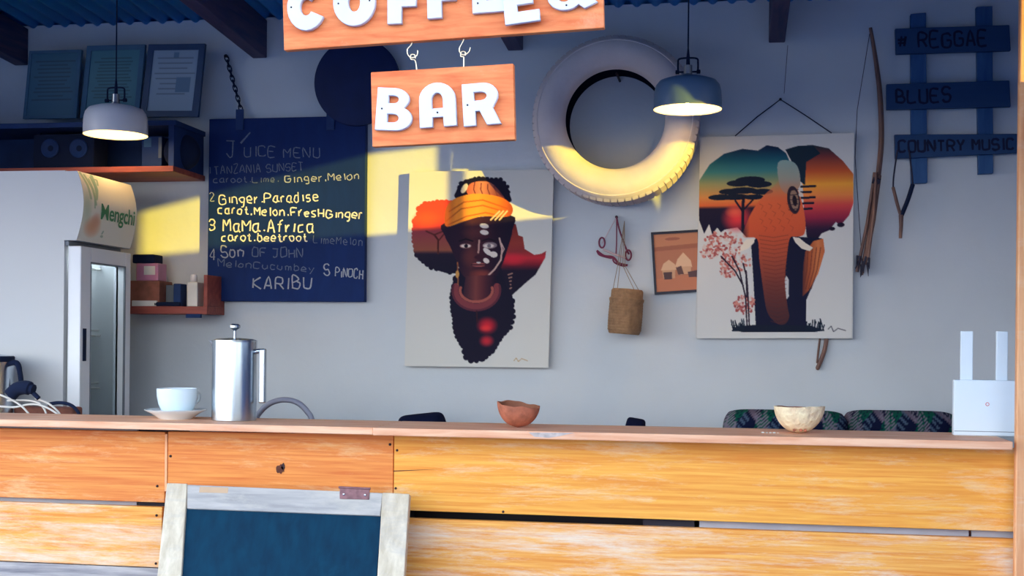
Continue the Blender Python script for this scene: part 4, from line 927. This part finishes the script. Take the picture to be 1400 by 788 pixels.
MB().tube(smoothpath([W(1131, 455, .014), W(1127, 480, .016), W(1117, 506, .016)]), [.008]*16+[.004], 8).build('stick', M['stick'], tw, smooth=True)
MB().tube(smoothpath([W(1122, 455, .013), W(1119, 478, .014), W(1117, 497, .015)]), [.004]*16+[.003], 8).build('stick', M['stick'], tw, smooth=True)
a = W(1077, 62, .02); b = W(1072, 128, .015)
o = MB().tube([a, b], .001, 5).build('hanging_thread', M['darkstring'], origin=b); tag(o, 'thin dark thread hanging from a rafter end above the elephant painting', 'thread')

# ================================================================== ON THE COUNTER
# cup and saucer
yc = YC+.20; c0 = at(240, 572, yc); c0.z = TOPZ; k = 1/ppm_at(240, yc)
sa = thing('saucer', 'white porcelain saucer under the coffee cup', 'saucer', c0)
MB().lathe([(0, .001), (19*k, .001), (20*k, 0), (21*k, .002), (30*k, 7*k), (39*k, 11.5*k), (39.5*k, 12.3*k), (38*k, 12.6*k), (28*k, 9*k), (18*k, 5*k), (0, 4.6*k)], c0, 'Z', 48).build('dish', M['porcelain'], sa, smooth=True)
cc = c0+Vector((2*k, 0, 5*k))
cu_ = thing('coffee_cup', 'white porcelain coffee cup standing on its saucer', 'cup', cc)
MB().lathe([(0, .0), (15*k, 0), (16*k, 2*k), (20*k, 7*k), (23.5*k, 14*k), (25.5*k, 24*k), (26*k, 34*k), (25.2*k, 34.4*k), (24.4*k, 33*k), (24*k, 24*k), (21*k, 12*k), (14*k, 5*k), (0, 4*k)], cc, 'Z', 48).build('bowl', M['porcelain'], cu_, smooth=True)
MB().lathe([(0, 27*k), (24*k, 27*k)], cc, 'Z', 32).build('coffee', M['brown'], cu_)
MB().tube(smoothpath([cc+Vector((8*k, 22*k, 29*k)), cc+Vector((14*k, 36*k, 27*k)), cc+Vector((12*k, 38*k, 16*k)), cc+Vector((7*k, 20*k, 10*k))]), .0035, 8).build('handle', M['porcelain'], cu_, smooth=True)

# french press
yp = YC+.19; f0 = at(320, 571, yp); f0.z = TOPZ; k = 1/ppm_at(320, yp)
fp = thing('french_press', 'polished steel French press coffee pot with plunger knob', 'french press', f0)
R = 28.5*k; Hh = 103*k
MB().lathe([(0, 0), (R*.97, 0), (R, .002), (R, Hh-.004), (R*.985, Hh), (0, Hh)], f0, 'Z', 56).build('body', M['steel'], fp, smooth=True)
MB().lathe([(R*1.01, Hh-.004), (R*1.01, Hh+.002), (R*.8, Hh+.006), (R*.25, Hh+.009), (0, Hh+.009)], f0, 'Z', 48).build('lid', M['steel'], fp, smooth=True)
MB().lathe([(.0038, Hh+.008), (.0038, Hh+13*k), (.006, Hh+14*k), (7*k, Hh+17*k), (7*k, Hh+20*k), (4*k, Hh+22*k), (0, Hh+22*k)], f0, 'Z', 24).build('plunger', M['steel'], fp, smooth=True)
sp = MB(); zt = f0.z+Hh-.002
sp.add([f0+Vector((-R*.95, -.016, Hh-.002)), f0+Vector((-R*.75, -.022, Hh-.03)), f0+Vector((-R*.95, .0, Hh-.035)), f0+Vector((-R*.98, .016, Hh-.002)), f0+Vector((-R*1.22, -.004, Hh+.001)), f0+Vector((-R*1.10, -.008, Hh-.014))],
       [(0, 1, 5, 4), (1, 2, 5), (2, 3, 4, 5)]); sp.build('spout', M['steel'], fp, smooth=True)
hx = R+9*k
MB().tube(smoothpath([f0+Vector((R*.97, 0, Hh-14*k)), f0+Vector((R+4*k, 0, Hh-13*k)), f0+Vector((hx+2*k, 0, Hh-13*k))]), 3.2*k, 10).build('handle_arm', M['steel'], fp, smooth=True)
MB().box(f0+Vector((hx-3.5*k, -4*k, Hh-80*k)), f0+Vector((hx+5*k, 4*k, Hh-10*k))).build('handle', M['steel'], fp, bevel=.004)

# coconut shells
def shell(c, rx, ry, h, thick, jag, seed, mo, mi, name, label, cat, rimf=None):
    t = thing(name, label, cat, c); n, m = 48, 14; r = random.Random(seed)
    ph = [r.uniform(0, 6.28) for _ in range(4)]
    rim = lambda a: h*(1+jag*(math.sin(a+ph[0])*.6+math.sin(2*a+ph[1])*.5+math.sin(5*a+ph[2])*.15+math.sin(9*a+ph[3])*.08))
    if rimf: rim = lambda a: h*rimf(a)
    def surf(off, flip):
        vs = []; fs = []
        for i in range(n):
            a = 2*math.pi*i/n
            for j in range(m+1):
                f = j/m; z = rim(a)*f; q = math.sqrt(max(0, 1-(1-min(f, .98)*.93)**2))**.9 if f > 0 else 0
                q = math.sin(math.acos(max(-1, 1-f*.96)))
                wob = 1+.025*math.sin(3*a+ph[1])*f
                vs.append(c+Vector(((rx-off)*q*wob*math.cos(a), (ry-off)*q*wob*math.sin(a), z*(1-off/h)+off)))
        for i in range(n):
            for j in range(m): fs.append((i*(m+1)+j, ((i+1) % n)*(m+1)+j, ((i+1) % n)*(m+1)+j+1, i*(m+1)+j+1))
        return vs, fs
    vo, fo = surf(0, 0); vi, fi = surf(thick, 1)
    MB().add(vo, fo).build('outer_shell', mo, t, smooth=True)
    MB().add(vi, fi).build('inside', mi, t, smooth=True)
    rimf = []; rv = []
    for i in range(n): rv += [vo[i*(m+1)+m], vi[i*(m+1)+m]]
    for i in range(n): a, b = 2*i, 2*((i+1) % n); rimf.append((a, b, b+1, a+1))
    MB().add(rv, rimf).build('rim', mo, t)
    return t
y1 = YC+.15; c1 = at(708, 582, y1); c1.z = TOPZ; k = 1/ppm_at(708, y1)
shell(c1, 29*k, 29*k, 31*k, .004, .12, 4, M['coco'], M['coco_in'], 'coconut_shell', 'brown broken coconut shell half near the middle of the countertop', 'coconut shell', lambda a: 1.0-.13*math.cos(a-.5)+.12*math.sin(a)+.03*math.sin(4*a)+.015*math.sin(9*a))
y2 = YC+.16; c2 = at(1092, 588, y2); c2.z = TOPZ; k = 1/ppm_at(1092, y2)
hs = shell(c2, 35*k, 33*k, 37*k, .008, .05, 9, M['husk'], M['coco_in'], 'coconut_bowl', 'pale rough coconut bowl in front of the patterned cushions', 'coconut bowl')
for dx in (-7, 2, 8):
    q = c2+Vector((dx*k, -.55*33*k-.0035, 5*k)); MB().lathe([(0, -.004), (.003, -.003), (.0045, .003)], q, 'Y', 10).build('eye_mark', M['coco'], hs, smooth=True)
rr = random.Random(1)
for i in range(5):
    q = at(1043+i*5.2, 588+rr.uniform(-1, 1), YC+.13); q.z = TOPZ; s_ = rr.uniform(.003, .006)
    o = MB().lathe([(0, 0), (s_, .0003), (s_*.8, s_*.5), (0, s_*.7)], q, 'Z', 7).build('crumb', M['cartonw'], origin=q)
    tag(o, 'tiny white crumb on the countertop left of the pale coconut bowl', 'crumb', 'crumbs by the coconut bowl')

# router
yr = YC+.20; k = 1/ppm_at(1348, yr)
r0 = at(1348, 595, yr); r0.z = TOPZ
ra, rb = at(1304, 560, yr).x, at(1391.5, 560, yr).x; rt = at(1348, 520, yr).z
ru = thing('router', 'white upright router with two flat antennas at the right end of the countertop', 'router', r0)
MB().box((ra, yr, TOPZ), (rb, yr+.03, rt)).build('case', M['router'], ru, bevel=.003)
for p0, p1 in ((1314, 1331), (1363, 1379)):
    MB().box((at(p0, 500, yr).x, yr+.010, rt-.004), (at(p1, 500, yr).x, yr+.022, at(1340, 453, yr).z)).build('antenna', M['router'], ru, bevel=.002)
c = at(1350, 553, yr-.0012)
MB().tube([c+Vector((.0045*math.cos(a), 0, .0045*math.sin(a))) for a in np.linspace(0, 2*math.pi, 20)], .0009, 6).build('ring_mark', M['red'], ru)
MB().box((ra+.002, yr-.001, TOPZ+.012), (rb-.002, yr+.001, TOPZ+.0135)).build('seam', M['cartong'], ru)

# ================================================================== BEHIND THE COUNTER, left
wt = thing('work_table', 'low work table standing behind the left end of the bar counter', 'table', (-1.9, 4.06, 0))
TZ = .96
MB().box((-3.0, 3.95, TZ-.03), (-1.15, 4.17, TZ)).build('table_top', M['shelf_r'], wt)
for X in (-2.95, -1.2):
    for Y in (3.97, 4.13): MB().box((X, Y, 0), (X+.04, Y+.03, TZ-.03)).build('leg', M['shelf_r'], wt)
yk = 4.06; k = 1/ppm_at(0, yk); kc = at(-22, 560, yk)
kt = thing('steel_kettle', 'steel kettle with black handle cut off by the left picture edge', 'kettle', (kc.x, yk, TZ))
ktop = at(0, 487, yk).z-TZ; kr = 35*k
kr = min(kr, .1)
MB().lathe([(0, 0), (kr*1.02, 0), (kr*1.02, .03), (kr, .034), (kr, ktop-.006), (kr*.96, ktop), (kr*.5, ktop+.006), (0, ktop+.008)], (kc.x, yk, TZ), 'Z', 40).build('body', M['steel'], kt, smooth=True)
MB().lathe([(kr*1.005, ktop-.02), (kr*1.03, ktop-.014), (kr*1.03, ktop-.004), (kr*.99, ktop)], (kc.x, yk, TZ), 'Z', 40).build('rim', M['black'], kt, smooth=True)
MB().tube(smoothpath([at(11, 498, yk), at(20, 496, yk), at(25, 500, yk), at(28, 515, yk), at(30, 533, yk)]), [.010]*20+[.009]*13, 10).build('handle', M['black'], kt, smooth=True)
MB().tube([at(11, 508, yk), at(12, 540, yk)], .006, 8).build('handle_inner', M['black'], kt, smooth=True)
ad = thing('plug_adapter', 'black plug adapter lying in the tangle of cables by the kettle', 'plug', at(33, 545, 3.985))
MB().tube(smoothpath([at(14, 541, 3.985), at(22, 533, 3.985), at(34, 530, 3.985), at(46, 533, 3.985)]), [.012]+[.024]*20+[.018]*4, 10).build('body', M['black'], ad, smooth=True)
MB().tube([at(46, 538, 3.985), at(53, 545, 3.985)], .008, 8).build('plug_tip', M['black'], ad, smooth=True)
cb = [[(0, 540), (18, 548), (34, 560), (44, 578)], [(0, 556), (20, 557), (42, 553), (60, 556), (78, 566), (88, 578)], [(10, 548), (40, 548), (56, 554), (64, 572)], [(48, 545), (66, 552), (80, 564), (84, 576)]]
for i, pts in enumerate(cb):
    q = [at(px, py, 4.0+.006*i) for px, py in pts]; q.append(Vector((q[-1].x, q[-1].y, TZ+.004)))
    o = MB().tube(smoothpath(q), .0035, 7).build('white_cable', M['cable_w'], origin=q[-1], smooth=True)
    tag(o, ('white cable dropping in front of the kettle handle', 'longest white cable, trailing flat past the black plug', 'short white cable looping under the black plug', 'white cable leaving the tip of the black plug')[i], 'cable', 'white cables by the kettle')
q = [at(*p, 4.03) for p in ((66, 553), (80, 551), (94, 553), (104, 560), (109, 574))]; q.append(Vector((q[-1].x, q[-1].y, TZ+.005)))
o = MB().tube(smoothpath(q), .006, 8).build('black_cable', M['black'], origin=q[-1], smooth=True); tag(o, 'thick black cable arching down right of the white cables', 'cable')
a, b = at(18, 556, 4.09), at(99, 556, 4.09)
o = MB().box((a.x, 4.09, TZ), (b.x, 4.165, a.z)).build('wooden_crate', M['brown'], origin=((a.x+b.x)/2, 4.11, TZ), bevel=.008); tag(o, 'low brown box behind the white cables next to the kettle', 'box')
q = [at(*p, 4.05) for p in ((349, 578), (357, 562), (371, 551), (389, 547), (407, 551), (420, 563), (427, 578))]
q = [Vector((q[0].x-.01, 4.05, TZ+.008))]+q+[Vector((q[-1].x+.01, 4.05, TZ+.008))]
o = MB().tube(smoothpath(q), .0095, 10).build('hose_loop', M['hose'], origin=(q[4].x, 4.05, TZ), smooth=True); tag(o, 'grey hose loop arching up behind the French press', 'hose')

# ================================================================== BENCH AND CUSHIONS
bn = thing('bench', 'plain wooden bench against the back wall behind the bar counter', 'bench', (-.2, 4.65, 0))
MB().box((-1.3, 4.42, .71), (1.05, 4.88, .75)).build('seat', M['shelf_r'], bn)
for X in (-1.28, -.2, .98):
    MB().box((X, 4.44, 0), (X+.05, 4.86, .71)).build('leg', M['shelf_r'], bn)
def cushion(name, label, px0, px1, py_top, Y, seed, group, plain=False, tilt=0, thick=.07, dip=0):
    a, b = at(px0, py_top, Y), at(px1, py_top, Y); z1 = a.z; z0 = .752; cx = (a.x+b.x)/2; hw = (b.x-a.x)/2; hz = (z1-z0)/2
    t = thing(name, label, 'cushion', (cx, Y, z0+abs(tilt)*.0018), group)
    nu, nv = 72, 60; r = random.Random(seed)
    u = np.linspace(-1, 1, nu); v = np.linspace(-1, 1, nv); U, V = np.meshgrid(u, v)
    th = thick*np.clip((1-np.abs(U)**6)*(1-np.abs(V)**6), 0, 1)**.5
    sx = U*hw*(1-.10*np.abs(V)**8); sz = V*hz*(1-.06*np.abs(U)**8)+dip*U
    col = np.zeros((nv, nu, 3)); col[:] = (16, 22, 50)
    if not plain:
        px = (U+1)/2*((px1-px0)); py = (1-V)*hz*ppm_at((px0+px1)/2, Y)*1.0
        rs = np.random.RandomState(seed)
        for kx in range(5):
            x_ = kx*46+seed*9-20; d1 = np.abs((px-x_)-(py*.9)); col[d1 < 4.5] = (104, 92, 108)
            lf = (np.abs((px-x_-30)+py*.6) < 13-py*.25) & (((px*1.0+py*2.2).astype(int) % 9) > 1); col[lf] = (10, 78, 64)
            g2 = (np.abs(px-x_-14-py*.3) < 9) & (((px+py*1.2).astype(int) % 6 < 2) | ((px-py*1.2).astype(int) % 6 < 2)); col[g2] = (118, 112, 126)
            st = (np.abs(px-x_-46+py*.5) < 7) & ((px*.5+py*1.6).astype(int) % 5 < 2); col[st] = (70, 88, 110)
    lin_ = np.where(col/255 <= .04045, col/255/12.92, ((col/255+.055)/1.055)**2.4)
    vs = []; 
    for sg_ in (-1, 1): vs.append(np.stack([sx, sg_*th, sz+hz], -1).reshape(-1, 3))
    vs = np.concatenate(vs); idx = np.arange(nu*nv).reshape(nv, nu)
    fs = []
    for j in range(nv-1):
        for i in range(nu-1):
            q = (idx[j, i], idx[j, i+1], idx[j+1, i+1], idx[j+1, i]); fs.append(tuple(int(x) for x in q)); fs.append(tuple(int(x)+nu*nv for x in q[::-1]))
    me = bpy.data.meshes.new('cover'); me.from_pydata([tuple(p) for p in vs], [], fs)
    ca = me.color_attributes.new('paint', 'FLOAT_COLOR', 'POINT'); lc = np.concatenate([lin_.reshape(-1, 3)]*2); ca.data.foreach_set('color', np.concatenate([lc, np.ones((len(lc), 1))], 1).reshape(-1))
    me.shade_smooth(); me.materials.append(M['cloth'])
    o = bpy.data.objects.new('cover', me); C.objects.link(o); o.parent = t; o.rotation_euler = (0, math.radians(tilt), 0)
    return t
cushion('cushion', 'navy and green patterned cushion behind the pale coconut bowl', 988, 1160, 559, 4.66, 1, 'patterned cushions')
cushion('cushion', 'navy patterned cushion just left of the router', 1150, 1310, 560, 4.74, 2, 'patterned cushions')
cushion('cushion', 'dark cushion corner showing left of the broken coconut shell', 556, 622, 569, 4.66, 3, 'dark cushions', True, -7, .06, .0)
cushion('cushion', 'dark cushion tip showing between the two coconut shells', 838, 866, 576, 4.66, 4, 'dark cushions', True, 9, .05, .0)
